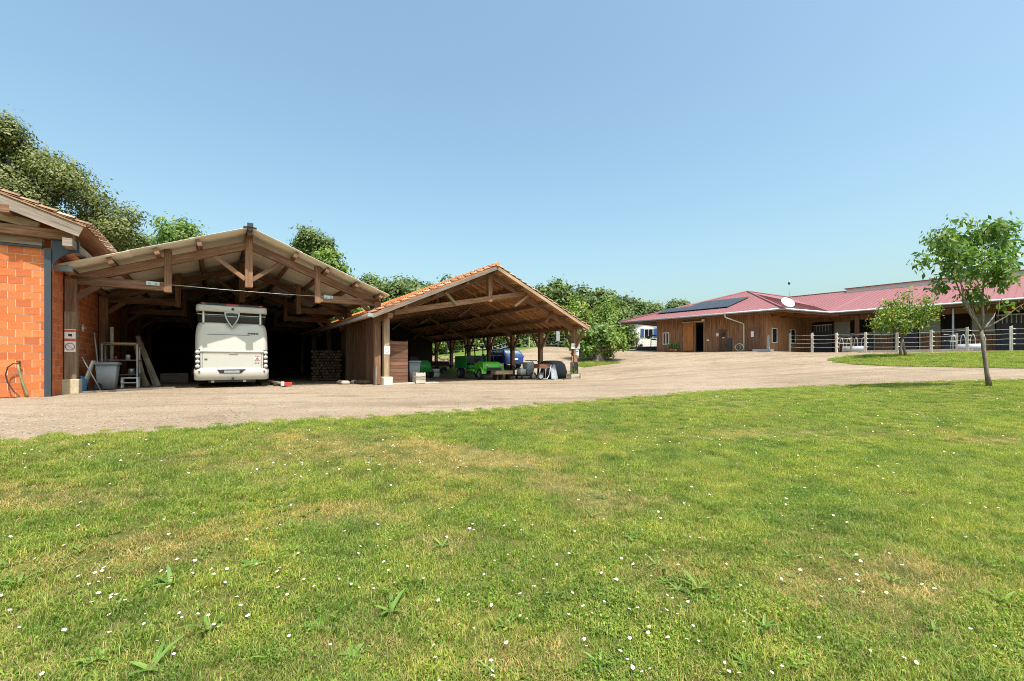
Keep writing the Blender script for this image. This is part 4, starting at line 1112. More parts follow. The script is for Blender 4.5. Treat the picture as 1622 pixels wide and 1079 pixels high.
b = MB(); ring(b, (5.96, 18.168, 1.43), (0, -1, 0), .09, .014); b.beam((5.90, 18.165, 1.49), (6.02, 18.165, 1.37), .005, .014, (0, 1, 0)); b.beam((5.90, 18.166, 1.42), (6.02, 18.166, 1.42), .004, .02, (0, 1, 0)); part('prohibition_ring', b, 'signmauve', sg)
sg = shed('white_sign', 'wide white board sign fixed high on the right post of the tiled shed', 'sign', 16.45, 18.1)
b = MB(); b.box(16.12, 16.74, 18.158, 18.168, 1.68, 1.98); part('sign_plate', b, 'white', sg)
b = MB(); b.box(16.2, 16.66, 18.154, 18.158, 1.86, 1.88); b.box(16.2, 16.66, 18.154, 18.158, 1.79, 1.805); part('sign_line', b, 'galv', sg)
sg = shed('small_notice', 'small white notice with red print under the wide white sign', 'sign', 16.5, 18.1)
b = MB(); b.box(16.42, 16.66, 18.159, 18.167, 1.33, 1.65); part('sign_plate', b, 'white', sg)
b = MB(); b.box(16.45, 16.63, 18.155, 18.159, 1.5, 1.56); b.box(16.45, 16.63, 18.155, 18.159, 1.40, 1.42); part('red_print', b, 'signred', sg)
# tap and hoses on the barn front
hs = shed('garden_hose', 'black and green hoses hanging from a tap on the block wall', 'hose', -4.3, 16.9)
b = MB(); b.tube([(-4.28, 16.98, .93), (-4.28, 16.85, .93), (-4.28, 16.84, .86)], .018, 8); b.box(-4.32, -4.24, 16.86, 16.88, .94, .96); part('tap', b, 'signdark', hs)
b = MB(); pts = [(-4.28, 16.84, .88), (-4.36, 16.83, .9), (-4.46, 16.83, .80), (-4.50, 16.83, .6), (-4.45, 16.82, .38), (-4.34, 16.81, .16), (-4.24, 16.80, .03), (-4.3, 16.76, .02), (-4.5, 16.74, .02), (-4.9, 16.76, .02), (-5.6, 16.8, .02)]
b.tube(pts, .015, 8); part('black_hose', b, 'hoseblack', hs)
b = MB(); b.tube([(-4.28, 16.83, .87), (-4.25, 16.82, .7), (-4.19, 16.81, .4), (-4.11, 16.80, .12), (-4.09, 16.78, .02)], [.02, .024, .026, .03, .02], 8); part('green_hose', b, 'hosegreen', hs)

# ------------------------------------------------------------------ dim things deep in the carport
b = MB(); rstack(b, [(0, -2.0, -1.0, 24.8, 25.4, .02), (.45, -2.0, -1.0, 24.8, 25.4, .02)], 2); single('cardboard_box', b, 'greywood', 'low pale box on the dim carport floor', 'box', W(-1.5, 25), PHI, None, (-1.5, 25, 0))
t = shed('toy_tractor', 'small red pedal tractor in the dim carport', 'toy tractor', -.55, 25.6)
b = MB(); rstack(b, [(.3, -.75, -.4, 25.2, 26.1, .06), (.6, -.72, -.43, 25.25, 25.7, .08)], 3); part('body', b, 'red', t)
b = MB(); b.box(-.72, -.43, 25.75, 26.05, .52, .56); part('seat', b, 'black', t)
for s in (-1, 1): wheel(t, (-.575 + s * .26, 25.95, .22), X3, .22, .1); wheel(t, (-.575 + s * .22, 25.3, .14), X3, .14, .08)
b = MB(); rstack(b, [(0, -.35, .35, 27.2, 28.0, .15), (.5, -.4, .4, 27.15, 28.05, .3), (.85, -.25, .25, 27.3, 27.9, .2)], 4); single('dust_sheet_bundle', b, 'pink', 'faded pink cloth bundle left of the motorhome', 'bundle', W(-.6, 27.5), PHI, None, (.0, 27.5, 0))
lg = MB(); lg.lathe([(0, -.22), (.075, -.22), (.08, 0), (.075, .22), (0, .22)], (0, 0, 0), Y3, 8); log_me = lg.mesh('log', 'log')
fs = shed('firewood_stack', 'stacked split firewood logs beside the plank wall', 'firewood', 5.0, 24)
n_lg = 0
for r_ in range(11):
    for k in range(9):
        o = link('log', log_me, fs, Vector((4.05 + k * .155 + (r_ % 2) * .07 + rnd.uniform(-.015, .015), 23.9 + rnd.uniform(-.07, .07), .08 + r_ * .14)) - ORG[fs.name])
        o.rotation_euler = (0, rnd.random() * 6, rnd.uniform(-.08, .08)); o.scale = (rnd.uniform(.8, 1.1),) * 3
for i in range(7):
    u, v = 5.0 + rnd.uniform(-.5, .5), 19.8 + rnd.uniform(-.5, .6)
    b = MB(i); rstack(b, [(0, u - .16, u + .16, v - .12, v + .12, .06), (.1, u - .18, u + .18, v - .14, v + .14, .08), (.16, u - .1, u + .1, v - .08, v + .08, .05)], 3)
    single('rubble_stone', b, 'concrete' if i % 2 else 'log', 'rough stone in the heap at the foot of the plank wall', 'stone', W(u, v), PHI, 'stones at the foot of the plank wall', (u, v, 0))

# ------------------------------------------------------------------ things in the tiled shed
def slat_box(name, label, u, v, w_, d_, h_, m, n, cat='crate', gapz=.02):
    t = shed(name, label, cat, u, v); hh = (h_ - .02) / n
    for k in range(n):
        z = .02 + k * hh
        for s in (-1, 1):
            q = MB(k); q.box(u - w_ / 2, u + w_ / 2, v + s * d_ / 2 - .009, v + s * d_ / 2 + .009, z, z + hh - gapz); part('slat', q, m, t)
            q = MB(k + 9); q.box(u + s * w_ / 2 - .009, u + s * w_ / 2 + .009, v - d_ / 2 + .01, v + d_ / 2 - .01, z, z + hh - gapz); part('slat', q, m, t)
    q = MB(); q.box(u - w_ / 2 + .01, u + w_ / 2 - .01, v - d_ / 2 + .01, v + d_ / 2 - .01, .03, .05); part('base', q, m, t)
    for a in (-1, 1):
        for c_ in (-1, 1):
            q = MB(); q.box(u + a * (w_ / 2 - .03) - .02, u + a * (w_ / 2 - .03) + .02, v + c_ * (d_ / 2 - .03) - .02, v + c_ * (d_ / 2 - .03) + .02, 0, h_); part('corner_post', q, m, t)
    return t
slat_box('wooden_crate', 'pale wooden crate on the kerb beside the brown boarding', 7.42, 18.32, .44, .4, .5, 'planter', 3)
slat_box('wooden_planter', 'weathered square planter with bamboo canes in front of the right post', 15.98, 17.9, .58, .42, .34, 'planter', 2, 'planter', .012)
cn = shed('cane_tripod', 'bamboo cane tripod with string standing in the weathered planter', 'canes', 15.98, 17.9)
for a in ((15.80, 17.8), (16.15, 17.85), (15.97, 18.05)):
    b = MB(); b.tube([(a[0], a[1], .1), (15.94 + (a[0] - 15.97) * -.12, 17.9, 1.28)], .011, 6); part('cane', b, 'oaklight', cn)
def bush_leaves(n, c, rad, size, seed, flat=.6):
    r = np.random.RandomState(seed); b = MB()
    for i in range(n):
        d = r.randn(3); d /= np.linalg.norm(d); p = Vector(c) + Vector(d * rad * (r.rand() ** .4)); a = Vector(r.randn(3)).normalized(); s_ = a.orthogonal().normalized()
        L_ = size * (.6 + .8 * r.rand())
        b.poly([p, p + a * L_ * .5 + s_ * L_ * .25, p + a * L_, p + a * L_ * .5 - s_ * L_ * .25], uv=[(0, 0)] * 4)
    return b
b = bush_leaves(60, (16.0, 17.9, .42), .2, .1, 4); single('potted_plant', b, 'leaf_weed', 'small leafy plant growing in the weathered planter', 'plant', W(16, 17.9), PHI, None, (16, 17.9, 0))
t = shed('grey_bin', 'dark grey lidded bin behind the brown boarding', 'bin', 8.1, 20.8)
b = MB(); rstack(b, [(.05, 7.86, 8.34, 20.55, 21.05, .04), (.95, 7.8, 8.4, 20.5, 21.1, .04)], 3); part('bin_body', b, 'binlid', t)
b = MB(); rstack(b, [(.95, 7.76, 8.44, 20.46, 21.14, .04), (1.02, 7.78, 8.42, 20.48, 21.1, .05)], 3); part('bin_lid', b, 'binbody', t)
for s in (-1, 1): wheel(t, (8.1 + s * .22, 21.12, .1), X3, .1, .05, rim='black')
t = shed('plastic_crate', 'pale grey plastic crate on the shaded floor of the tiled shed', 'crate', 11.4, 25.6); t.location = W(11.9, 27)
b = MB(); rstack(b, [(0, 11.05, 11.75, 25.35, 25.85, .03), (.28, 11.03, 11.77, 25.33, 25.87, .03)], 2); part('crate_body', b, 'white', t)
b = MB(); rstack(b, [(.3, 11.05, 11.75, 25.35, 25.85, .03), (.52, 11.02, 11.78, 25.32, 25.88, .03)], 2); part('upper_tray', b, 'white', t)
t = shed('ride_on_mower', 'green ride on mower in the dark corner of the tiled shed', 'mower', 9.9, 24.2); t.location = W(10.6, 26.0); t.scale = (1.25, 1.25, 1.25)
b = MB(); rstack(b, [(.3, 9.55, 10.25, 23.4, 24.4, .1), (.75, 9.6, 10.2, 23.5, 24.3, .15), (.85, 9.7, 10.1, 23.6, 24.2, .15)], 4); part('bonnet', b, 'green2', t)
b = MB(); rstack(b, [(.35, 9.5, 10.3, 24.3, 25.3, .1), (.6, 9.55, 10.25, 24.4, 25.3, .1)], 3); part('body', b, 'lime', t)
b = MB(); b.box(9.7, 10.1, 24.7, 25.1, .62, .7); b.box(9.7, 10.1, 25.05, 25.13, .7, 1.05); part('seat', b, 'black', t)
b = MB(); b.tube([(9.9, 24.35, .8), (9.9, 24.5, 1.05)], .02, 6); ring(b, (9.9, 24.5, 1.05), (0, -.5, .9), .17, .03, 16); part('steering_wheel', b, 'black', t)
for s in (-1, 1): wheel(t, (9.9 + s * .42, 25.0, .27), X3, .27, .2); wheel(t, (9.9 + s * .4, 23.75, .2), X3, .2, .14)
t = shed('farm_trailer', 'dark flat farm trailer at the back of the tiled shed', 'trailer', 13.4, 27.6); t.location = W(15.1, 34.4)
b = MB(); b.box(12.4, 14.6, 26.9, 28.2, .62, .72); part('bed', b, 'oakdark', t)
for v in (26.92, 28.18):
    b = MB(); b.box(12.4, 14.6, v - .02, v + .02, .73, 1.05); part('side_board', b, 'oakdark', t)
b = MB(); b.tube([(12.4, 27.5, .6), (11.6, 27.5, .45)], .04, 6); part('drawbar', b, 'black', t)
for u in (13.0, 14.1):
    for v in (26.85, 28.25): wheel(t, (u, v, .3), Y3, .3, .2, rim='black')

# green utility vehicle facing out of the shed
g = shed('utility_vehicle', 'bright green open utility vehicle with black roll cage and chunky tyres', 'utility vehicle', 12.75, 22)
GU = 12.75
b = MB(); rstack(b, [(.48, GU - .60, GU + .60, 20.75, 21.75, .08), (.80, GU - .62, GU + .62, 20.72, 21.75, .1), (.92, GU - .56, GU + .56, 20.85, 21.75, .14), (.98, GU - .48, GU + .48, 20.98, 21.75, .14)], 4); part('bonnet', b, 'lime', g)
b = MB(); b.box(GU - .45, GU + .45, 20.68, 20.74, .5, .66); hl = part('front_grille', b, 'black', g)
for s in (-1, 1):
    b = MB(); b.lathe([(.08, 0), (.08, .03), (0, .05)], (GU + s * .45, 20.72, .77), (0, -1, 0), 12); part('headlight', b, 'greylens', g)
    b = MB(); rstack(b, [(.42, GU + s * .63 - .12, GU + s * .63 + .12, 21.75, 22.5, .04), (.56, GU + s * .63 - .1, GU + s * .63 + .1, 21.75, 22.5, .04)], 2); part('sill', b, 'lime', g)
b = MB(); b.box(GU - .6, GU + .6, 21.7, 22.6, .38, .44); part('floor', b, 'black', g)
b = MB(); rstack(b, [(.55, GU - .62, GU + .62, 22.35, 22.85, .06), (.8, GU - .62, GU + .62, 22.35, 22.85, .06)], 3); part('seat_base', b, 'green2', g)
b = MB(); b.box(GU - .58, GU - .04, 22.35, 22.8, .8, .9); b.box(GU + .04, GU + .58, 22.35, 22.8, .8, .9); b.box(GU - .58, GU - .04, 22.78, 22.9, .88, 1.35); b.box(GU + .04, GU + .58, 22.78, 22.9, .88, 1.35); part('seat', b, 'black', g, .03)
b = MB(); b.box(GU - .68, GU + .68, 23.0, 24.1, .72, .78)
part('bed_floor', b, 'green2', g)
for (u0, u1, v0, v1) in ((GU - .70, GU - .66, 22.7, 24.1), (GU + .66, GU + .70, 22.7, 24.1), (GU - .66, GU + .66, 22.98, 23.02), (GU - .66, GU + .66, 24.08, 24.12)):
    b = MB(); b.box(u0, u1, v0, v1, .62, 1.32); part('bed_side', b, 'green2', g)
b = MB()
for s in (-1, 1): b.tube([(GU + s * .6, 21.7, .9), (GU + s * .57, 21.95, 1.88), (GU + s * .57, 22.95, 1.92), (GU + s * .62, 22.97, .75)], .036, 8)
b.tube([(GU - .57, 21.95, 1.88), (GU + .57, 21.95, 1.88)], .028, 8); b.tube([(GU - .57, 22.95, 1.92), (GU + .57, 22.95, 1.92)], .028, 8); b.tube([(GU - .6, 22.96, 1.3), (GU + .6, 22.96, 1.3)], .022, 8)
part('roll_cage', b, 'black', g)
b = MB(); b.tube([(GU - .3, 21.75, .95), (GU - .3, 22.05, 1.15)], .02, 6); ring(b, (GU - .3, 22.05, 1.15), (0, .75, .6), .18, .03, 18, d=.03); part('steering_wheel', b, 'black', g)
for s in (-1, 1):
    wheel(g, (GU + s * .6, 21.15, .3), X3, .3, .22); wheel(g, (GU + s * .6, 23.5, .32), X3, .32, .26)
    for v in (21.15,):
        b = MB(); cu = [(math.cos(a) * .38, math.sin(a) * .38) for a in [math.pi * k / 10 for k in range(11)]] + [(math.cos(a) * .34, math.sin(a) * .34) for a in [math.pi * k / 10 for k in range(10, -1, -1)]]
        b.prism(cu, GU + s * .46, GU + s * .74, lambda a, c, d, v=v: (d, v + a, .32 + c)); part('mudguard', b, 'lime', g)
    b = MB(); b.box(GU + s * .64 - .02, GU + s * .64 + .02, 20.78, 21.75, .55, .9); part('wing_panel', b, 'lime', g)
b = MB(5); b.box(12.25, 13.35, 19.75, 20.25, .3, .5); o = single('wooden_chest', b, 'oaklight', 'flat pale wooden chest in front of the green vehicle', 'chest', W(12.8, 20), PHI, None, (12.8, 20, 0), .01)
for q_ in range(2):
    single('timber_trestle', MB(q_).beam((12.4 + q_ * .8, 19.8, .15), (12.4 + q_ * .8, 20.2, .15), .1, .3), 'oakdark', 'dark block holding up the %s end of the pale chest' % ('near' if q_ == 0 else 'far'), 'block', W(12.4 + q_ * .8, 20), PHI, 'blocks under the chest', (12.4 + q_ * .8, 20, 0))

# blue car beyond the posts
def car(name, label, u, v):
    t = shed(name, label, 'car', u, v); t.location.z = h1(*W(u, v).xy) - .02; t.scale = (1, 1, .94)
    side = [(-2.0, .35), (2.0, .35), (2.05, .6), (1.95, .85), (1.0, .98), (-2.0, 1.0), (-2.08, .7)]
    b = MB(); 
    rstack(b, [(.28, u - .84, u + .84, v - 1.95, v + 2.0, .2), (.5, u - .88, u + .88, v - 2.02, v + 2.08, .25), (.85, u - .88, u + .88, v - 2.03, v + 2.0, .3), (.97, u - .83, u + .83, v - 2.0, v + 1.7, .3)], 5); part('body', b, 'bluecar', t)
    b = MB(); rstack(b, [(.96, u - .80, u + .80, v - 1.95, v + 1.05, .25), (1.38, u - .62, u + .62, v - 1.55, v + .25, .2)], 5); part('windows', b, 'sheen', t)
    b = MB(); rstack(b, [(1.37, u - .64, u + .64, v - 1.62, v + .3, .2), (1.45, u - .58, u + .58, v - 1.5, v + .1, .2)], 5); part('roof', b, 'bluecar', t)
    for s in (-1, 1):
        for yy in (-1.88, -.35, .55):
            b = MB(); b.beam((u + s * .80, v + yy, .96), (u + s * .635, v + yy * .8 - .05, 1.4), .07, .05, (0, 1, 0)); part('window_pillar', b, 'bluecar', t)
        b = MB(); b.box(u + s * .76 - .06, u + s * .76 + .06, v - 2.03, v - 1.9, .78, .95); part('tail_lamp', b, 'redlens', t, .03)
        for yy in (-1.28, 1.3): wheel(t, (u + s * .8, v + yy, .31), X3, .31, .2)
        b = MB(); b.box(u + s * .95 - .09, u + s * .95 + .09, v + .72, v + .84, .95, 1.1); part('mirror', b, 'bluecar', t, .03)
    b = MB(); b.box(u - .26, u + .26, v - 2.05, v - 2.02, .62, .73); part('number_plate', b, 'white', t)
    return t
car('blue_car', 'blue hatchback car parked beyond the shed posts', 17.65, 27.9)

# trolley, cart, sheet metal and covered machine by the right post
t = shed('hand_trolley', 'black flat trolley with hooped handle carrying grey boxes', 'trolley', 14.75, 20.6)
b = MB(); b.box(14.2, 15.5, 20.3, 20.9, .16, .24); part('deck', b, 'black', t)
for u in (14.35, 15.35):
    for v in (20.34, 20.86): wheel(t, (u, v, .08), Y3, .08, .05, rim='black')
b = MB(); b.tube([(15.45, 20.35, .2), (15.5, 20.35, .95), (15.42, 20.35, 1.05), (14.95, 20.36, 1.06)], .022, 8); b.tube([(15.45, 20.85, .2), (15.5, 20.85, .95), (15.42, 20.85, 1.05), (14.95, 20.85, 1.06)], .022, 8); part('handle', b, 'black', t)
for (a, c_, d, e, f, h_, l) in ((14.75, 15.25, 20.35, 20.85, .24, .95, 'tall grey box in the middle of the black trolley'), (14.3, 14.68, 20.38, 20.8, .24, .58, 'low pale grey box at the end of the black trolley')):
    b = MB(); rstack(b, [(f, a, c_, d, e, .03), (h_ - .06, a, c_, d, e, .03), (h_, a + .02, c_ - .02, d + .02, e - .02, .03)], 2)
    single('equipment_box', b, 'binbody' if h_ > .7 else 'pipe', l, 'box', W(a, d), PHI, None, (a, d, 0))
t = shed('rusty_cart', 'rusty brown box on a grey tube frame with two wheels', 'cart', 15.0, 19.1)
b = MB(3); b.box(14.5, 15.25, 18.9, 19.4, .62, .86); part('box', b, 'redwood', t)
b = MB(); b.tube([(14.5, 18.85, .62), (14.45, 18.85, .25), (14.6, 18.85, .06), (15.0, 18.85, .06), (15.15, 18.85, .3), (15.2, 18.85, .62)], .022, 8); b.tube([(14.5, 19.4, .62), (14.45, 19.4, .25), (14.6, 19.4, .06), (15.0, 19.4, .06), (15.15, 19.4, .3), (15.2, 19.4, .62)], .022, 8); b.tube([(14.85, 18.85, .06), (14.9, 18.85, .62)], .018, 6); part('frame', b, 'galv', t)
for v in (18.8, 19.45): wheel(t, (14.5, v, .2), Y3, .2, .07, rim='binlid')
b = MB(); b.tube([(15.2, 18.9, .7), (15.5, 18.85, .3), (15.6, 18.8, .03)], .02, 6); part('prop_leg', b, 'galv', t)
t = MB(2)
for k in range(7):
    a = .25 + k * .06; t.beam((15.35 + k * .05, 18.75 + k * .03, .02), (15.45 + k * .035, 18.9 + k * .03, .66 - abs(k - 3) * .05), .03, .3, (1, 0, 0))
single('sheet_metal', t, 'silver', 'bright folded sheets of metal leaning beside the rusty cart', 'sheet metal', W(15.5, 18.8), PHI, None, (15.5, 18.8, 0))
t = shed('covered_machine', 'machine under a black tarpaulin behind the right shed post', 'covered machine', 16.0, 19.9)
r_ = np.random.RandomState(4)
b = MB(); rstack(b, [(.0, 15.5, 17.0, 19.45, 20.5, .2), (.3, 15.45, 17.05, 19.42, 20.5, .25), (.8, 15.5, 16.98, 19.5, 20.45, .3), (.98, 15.65, 16.8, 19.6, 20.4, .32), (1.03, 15.9, 16.6, 19.75, 20.3, .2)], 6)
b.v = [(x + r_.uniform(-.03, .03), y + r_.uniform(-.03, .03), max(0, z + r_.uniform(-.03, .03))) for x, y, z in b.v]
part('tarpaulin', b, 'tarp', t)
for u in (15.66, 15.9):
    b = MB(); b.lathe([(.1, 0), (.1, .05), (.06, .07), (0, .03)], (u, 19.42, .72), (0, -1, 0), 14); part('round_lamp', b, 'greylens', t)
b = MB(); b.tube([(16.7, 18.4, .02), (16.85, 18.35, .2), (16.95, 18.4, .3), (17.05, 18.5, .1), (17.1, 18.6, .02)], .035, 8); single('rubber_hose', b, 'rubber', 'curl of black rubber hose at the foot of the right post', 'hose', W(16.8, 18.4), PHI, None, (16.8, 18.4, 0))
single('floor_board', MB(2).beam((15.2, 17.75, .03), (16.9, 17.68, .03), .12, .05), 'oaklight', 'pale board lying flat in front of the planter', 'plank', W(15.5, 17.7), PHI, None, (15.5, 17.7, 0))
# ------------------------------------------------------------------ stable with red metal roof
rnd = random.Random(51)
def stab(name, label, cat, p, q, z=0.0):
    return thing(name, label, cat, S(p, q, z), PSI, None, (p, q, z))
def pq(px, py, q):
    t = (px - 811) / 700; Y = q / (.768 * t + .6405); return Y * (.6405 * t - .768), CAM_Z + (575 - py) / 700 * Y
def qp(px, py, p):
    t = (px - 811) / 700; Y = p / (.6405 * t - .768); return Y * (.768 * t + .6405), CAM_Z + (575 - py) / 700 * Y
sb = stab('stable', 'long timber stable with red metal hipped roof and deep eaves', 'stable', -10, 44, 1.8)
ZE, QW, Q1, PE, PC = 4.67, 42.5, 34.7, -21.7, -12.8
E0, E1, E2 = (-24.73, 33.58, ZE), (-11.38, 33.58, ZE), (-10.0, 38.85, ZE)
AP, JN = (-18, 44.3, 7.72), (-17.3, 53, 7.9)
PR = 9.0
faces = {'front': [E0, E1, AP], 'side': [E1, E2, JN, AP], 'left': [E0, AP, JN, (-24.73, 53, ZE)], 'wing': [E2, (PR, 38.85, ZE), (PR, 53, 7.9), JN], 'rear': [(-24.73, 53, ZE), JN, (PR, 53, 7.9), (PR, 67, ZE), (-20, 67, ZE)]}
b = MB()
for f in faces.values():
    for dz in (0, -.09): b.poly([(x, y, z + dz) for x, y, z in f])
    for a, c in zip(f, f[1:] + f[:1]):
        if abs(a[2] - c[2]) < .01: b.poly([a, c, (c[0], c[1], c[2] - .09), (a[0], a[1], a[2] - .09)])
part('roof', b, 'redmetal', sb)
# standing ribs of the roof sheets
b = MB()
def rib(a, c): b.beam((a[0], a[1], a[2] + .016), (c[0], c[1], c[2] + .016), .03, .02)
for k in range(1, 57):
    p = -10 + k * .333
    if p < PR: rib((p, 38.86, ZE), (p, 52.9, ZE + 14.05 * .2283))
for k in range(1, 22):   # wing slope behind the valley
    p = -10 - k * .333; t = (-10 - p) / 7.3
    rib((p, 38.85 + t * 14.15, ZE + t * 3.23), (p, 52.9, 7.88))
for k in range(1, 40):
    p = E0[0] + k * .333; h_ = 10.72 * (1 - abs(p + 18) / (6.73 if p < -18 else 6.62))
    if h_ > .3: rib((p, 33.6, ZE), (p, 33.58 + h_, ZE + h_ * .2845))
for k in range(1, 29):
    q = 33.58 + k * .333
    x0 = -11.38 + (q - 33.58) * .2619 if q < 38.85 else -10.0 - (q - 38.85) / 14.15 * 7.3
    z0 = ZE if q < 38.85 else ZE + (q - 38.85) / 14.15 * 3.23
    x1 = -18 + max(0, (q - 44.3) * .08); t = min(1, (q - 33.58) / 10.72); x1 = E1[0] + (AP[0] - E1[0]) * t if q < 44.3 else x1
    z1 = ZE + (AP[2] - ZE) * t if q < 44.3 else 7.74
    rib((x0, q, z0), (x1, q, z1))
part('roof_ribs', b, 'redmetal', sb, stuff=True)
b = MB()
for a, c in ((AP, E1), (AP, E0), (AP, JN), (JN, (PR, 53, 7.9))): b.tube([(a[0], a[1], a[2] + .02), (c[0], c[1], c[2] + .02)], .09, 6)
part('ridge_flashing', b, 'redmetal', sb)
b = MB(); b.box(-12, PR, 51.8, 54.2, 7.62, 8.0); part('ridge_skylight', b, 'offwhite', sb)
b = MB(); b.box(-12.15, PR, 51.6, 54.4, 8.0, 8.05); part('skylight_roof', b, 'redmetal', sb)
# gutters and fascia
b = MB(); b.tube([(E0[0], E0[1] - .06, ZE - .06), (E1[0] + .05, E1[1] - .06, ZE - .06), (E2[0] + .06, E2[1] - .06, ZE - .06), (PR, 38.79, ZE - .06)], .075, 8); part('gutter', b, 'zinc', sb)
b = MB(3)
for a, c in ((E0, E1), (E1, E2), (E2, (PR, 38.85, ZE))): b.beam((a[0], a[1] + .06, ZE - .18), (c[0], c[1] + .06, ZE - .18), .03, .16)
part('fascia', b, 'redwood', sb)
# walls: backing, boards standing proud with open joints
def zroof(p, q):
    if q < 38.85 + 0 or p < PC: 
        z = min(ZE + (q - 33.58) * .2845, ZE + (p + 24.73) * .4532, ZE + (-11 - p) * .45)
        return z - .12 if p < PC + .1 else ZE + (q - 38.85) * .2283 - .12
    return ZE + (q - 38.85) * .2283 - .12
def bay(p0, q0, p1, q1, skip, nrm, mat='clad', wdt=.16):
    """boarded wall from p0,q0 to p1,q1; skip: (from, to, z0, z1) openings along it"""
    L = math.hypot(p1 - p0, q1 - q0); n = int(L / wdt); b = MB(int(L * 10)); d = Vector(((p1 - p0) / L, (q1 - q0) / L, 0))
    for k in range(n):
        s = (k + .5) * L / n; x, y = p0 + d.x * s, q0 + d.y * s; zt = min(zroof(x, y), 6.3); zb = 1.35
        cuts = [(a, c) for (s0, s1, a, c) in skip if s0 < s < s1]; segs = [(zb, zt)]
        for (a, c) in cuts:
            segs = [x_ for (u0, u1) in segs for x_ in ((u0, min(u1, a)), (max(u0, c), u1)) if x_[1] - x_[0] > .03]
        for (u0, u1) in segs: b.beam((x + nrm[0] * rnd.uniform(0, .008), y + nrm[1] * rnd.uniform(0, .008), u0), (x, y, u1), L / n - .012, .028, (nrm[0], nrm[1], 0))
    part('cladding', b, mat, sb, stuff=True)
def at1(px): return pq(px, 0, Q1)[0] - PE     # distance along face 1
op1 = [(at1(1050.3), at1(1060.3), pq(1055, 545.8, Q1)[1], pq(1055, 527, Q1)[1]), (at1(1102.5), at1(1115.5), 0, pq(1108, 511.5, Q1)[1])]
bay(PE, Q1, PC, Q1, op1, (0, -1))
b = MB(); b.box(PE + .03, PC - .03, Q1 + .05, Q1 + .12, 1.2, 1.9)
xs_ = sorted([PE + .03, PC - .03])
for (a, c, z0, z1) in ((0.03, op1[0][0], 1.2, 5), (op1[0][0], op1[0][1], 1.2, op1[0][2]), (op1[0][0], op1[0][1], op1[0][3], 5), (op1[0][1], op1[1][0], 1.2, 5), (op1[1][0], op1[1][1], op1[1][3], 5), (op1[1][1], PC - PE - .03, 1.2, 5)):
    b.box(PE + a, PE + c, Q1 + .02, Q1 + .10, z0, min(z1, 4.85))
b.v = [(x, y, z) for x, y, z in b.v]
part('wall_core', b, 'oakdark', sb)
def at2(px): return qp(px, 0, PC)[0] - Q1
win2 = []
for (a, c, y0, y1) in ((1222, 1230, 543.3, 519.8), (1252, 1259, 544, 522), (1277, 1283, 544, 524)):
    win2.append((at2(a), at2(c), qp((a + c) / 2, y0, PC)[1], qp((a + c) / 2, y1, PC)[1]))
bay(PC, Q1, PC, QW, win2, (1, 0))
b = MB(); prev = .0
for (a, c, z0, z1) in win2:
    b.box(PC - .10, PC - .02, Q1 + prev, Q1 + a, 1.2, 4.6); b.box(PC - .10, PC - .02, Q1 + a, Q1 + c, 1.2, z0); b.box(PC - .10, PC - .02, Q1 + a, Q1 + c, z1, 4.6); prev = c
b.box(PC - .10, PC - .02, Q1 + prev, QW, 1.2, 4.6)
part('wall_core', b, 'oakdark', sb)
bay(PE, 52, PE, Q1, [], (-1, 0))
b = MB(); b.box(PE + .02, PE + .1, Q1, 52, 1.2, 4.6); part('wall_core', b, 'oakdark', sb)
def window(fr, w_, z0, z1, mull=True):
    """fr(along, out, z)"""
    b = MB(); t = .055
    def bx(a, c, d0, d1, e, f): b.poly
    def bxx(a, c, e, f, o0=-.03, o1=.03):
        P_ = [fr(x, o, z) for z in (e, f) for o in (o0, o1) for x in (a, c)]
        k = len(b.v); b.v += [tuple(x) for x in P_]
        for q_ in ((0, 1, 3, 2), (4, 6, 7, 5), (0, 4, 5, 1), (2, 3, 7, 6), (0, 2, 6, 4), (1, 5, 7, 3)): b.quad(tuple(k + i for i in q_))
    a, c = w_
    bxx(a, c, z0, z0 + t); bxx(a, c, z1 - t, z1); bxx(a, a + t, z0 + t, z1 - t); bxx(c - t, c, z0 + t, z1 - t)
    if mull: bxx((a + c) / 2 - .035, (a + c) / 2 + .035, z0 + t, z1 - t)
    o = part('window', b, 'white', sb)
    b = MB(); b.poly([fr(a + t, 0, z0 + t), fr(c - t, 0, z0 + t), fr(c - t, 0, z1 - t), fr(a + t, 0, z1 - t)]); part('pane', b, 'darkglass', o)
window(lambda a, o, z: Vector((PE + a, Q1 - .03 - o, z)), op1[0][:2], op1[0][2], op1[0][3])
for w2 in win2: window(lambda a, o, z: Vector((PC + .03 + o, Q1 + a, z)), w2[:2], w2[2], w2[3], False)
# sliding door, open doorway and what shows inside
zt = pq(1091, 512, Q1)[1]; a, c = at1(1083), at1(1099.5)
b = MB(6)
for k in range(6):
    b.beam((PE + a + (k + .5) * (c - a) / 6, Q1 - .12, 1.93), (PE + a + (k + .5) * (c - a) / 6, Q1 - .12, zt), (c - a) / 6 - .006, .04, (0, -1, 0))
dr = part('sliding_door', b, 'orangewood', sb)
b = MB(); b.box(PE + a + .02, PE + a + .06, Q1 - .17, Q1 - .14, 2.7, 3.1); part('handle', b, 'galv', dr)
b = MB(); b.box(PE + a - .1, PE + at1(1118), Q1 - .17, Q1 - .11, zt + .02, zt + .1); part('door_rail', b, 'galv', sb)
b = MB(); b.box(PE + at1(1101), PE + at1(1118), Q1 + 2.2, Q1 + 2.25, 1.2, 4.4); part('inner_wall', b, 'orangewood', sb)
b = MB(); b.box(PE + at1(1102.5), PE + at1(1110), Q1 + 1.2, Q1 + 1.25, 2.35, 3.6); part('inner_panel', b, 'curtain', sb)
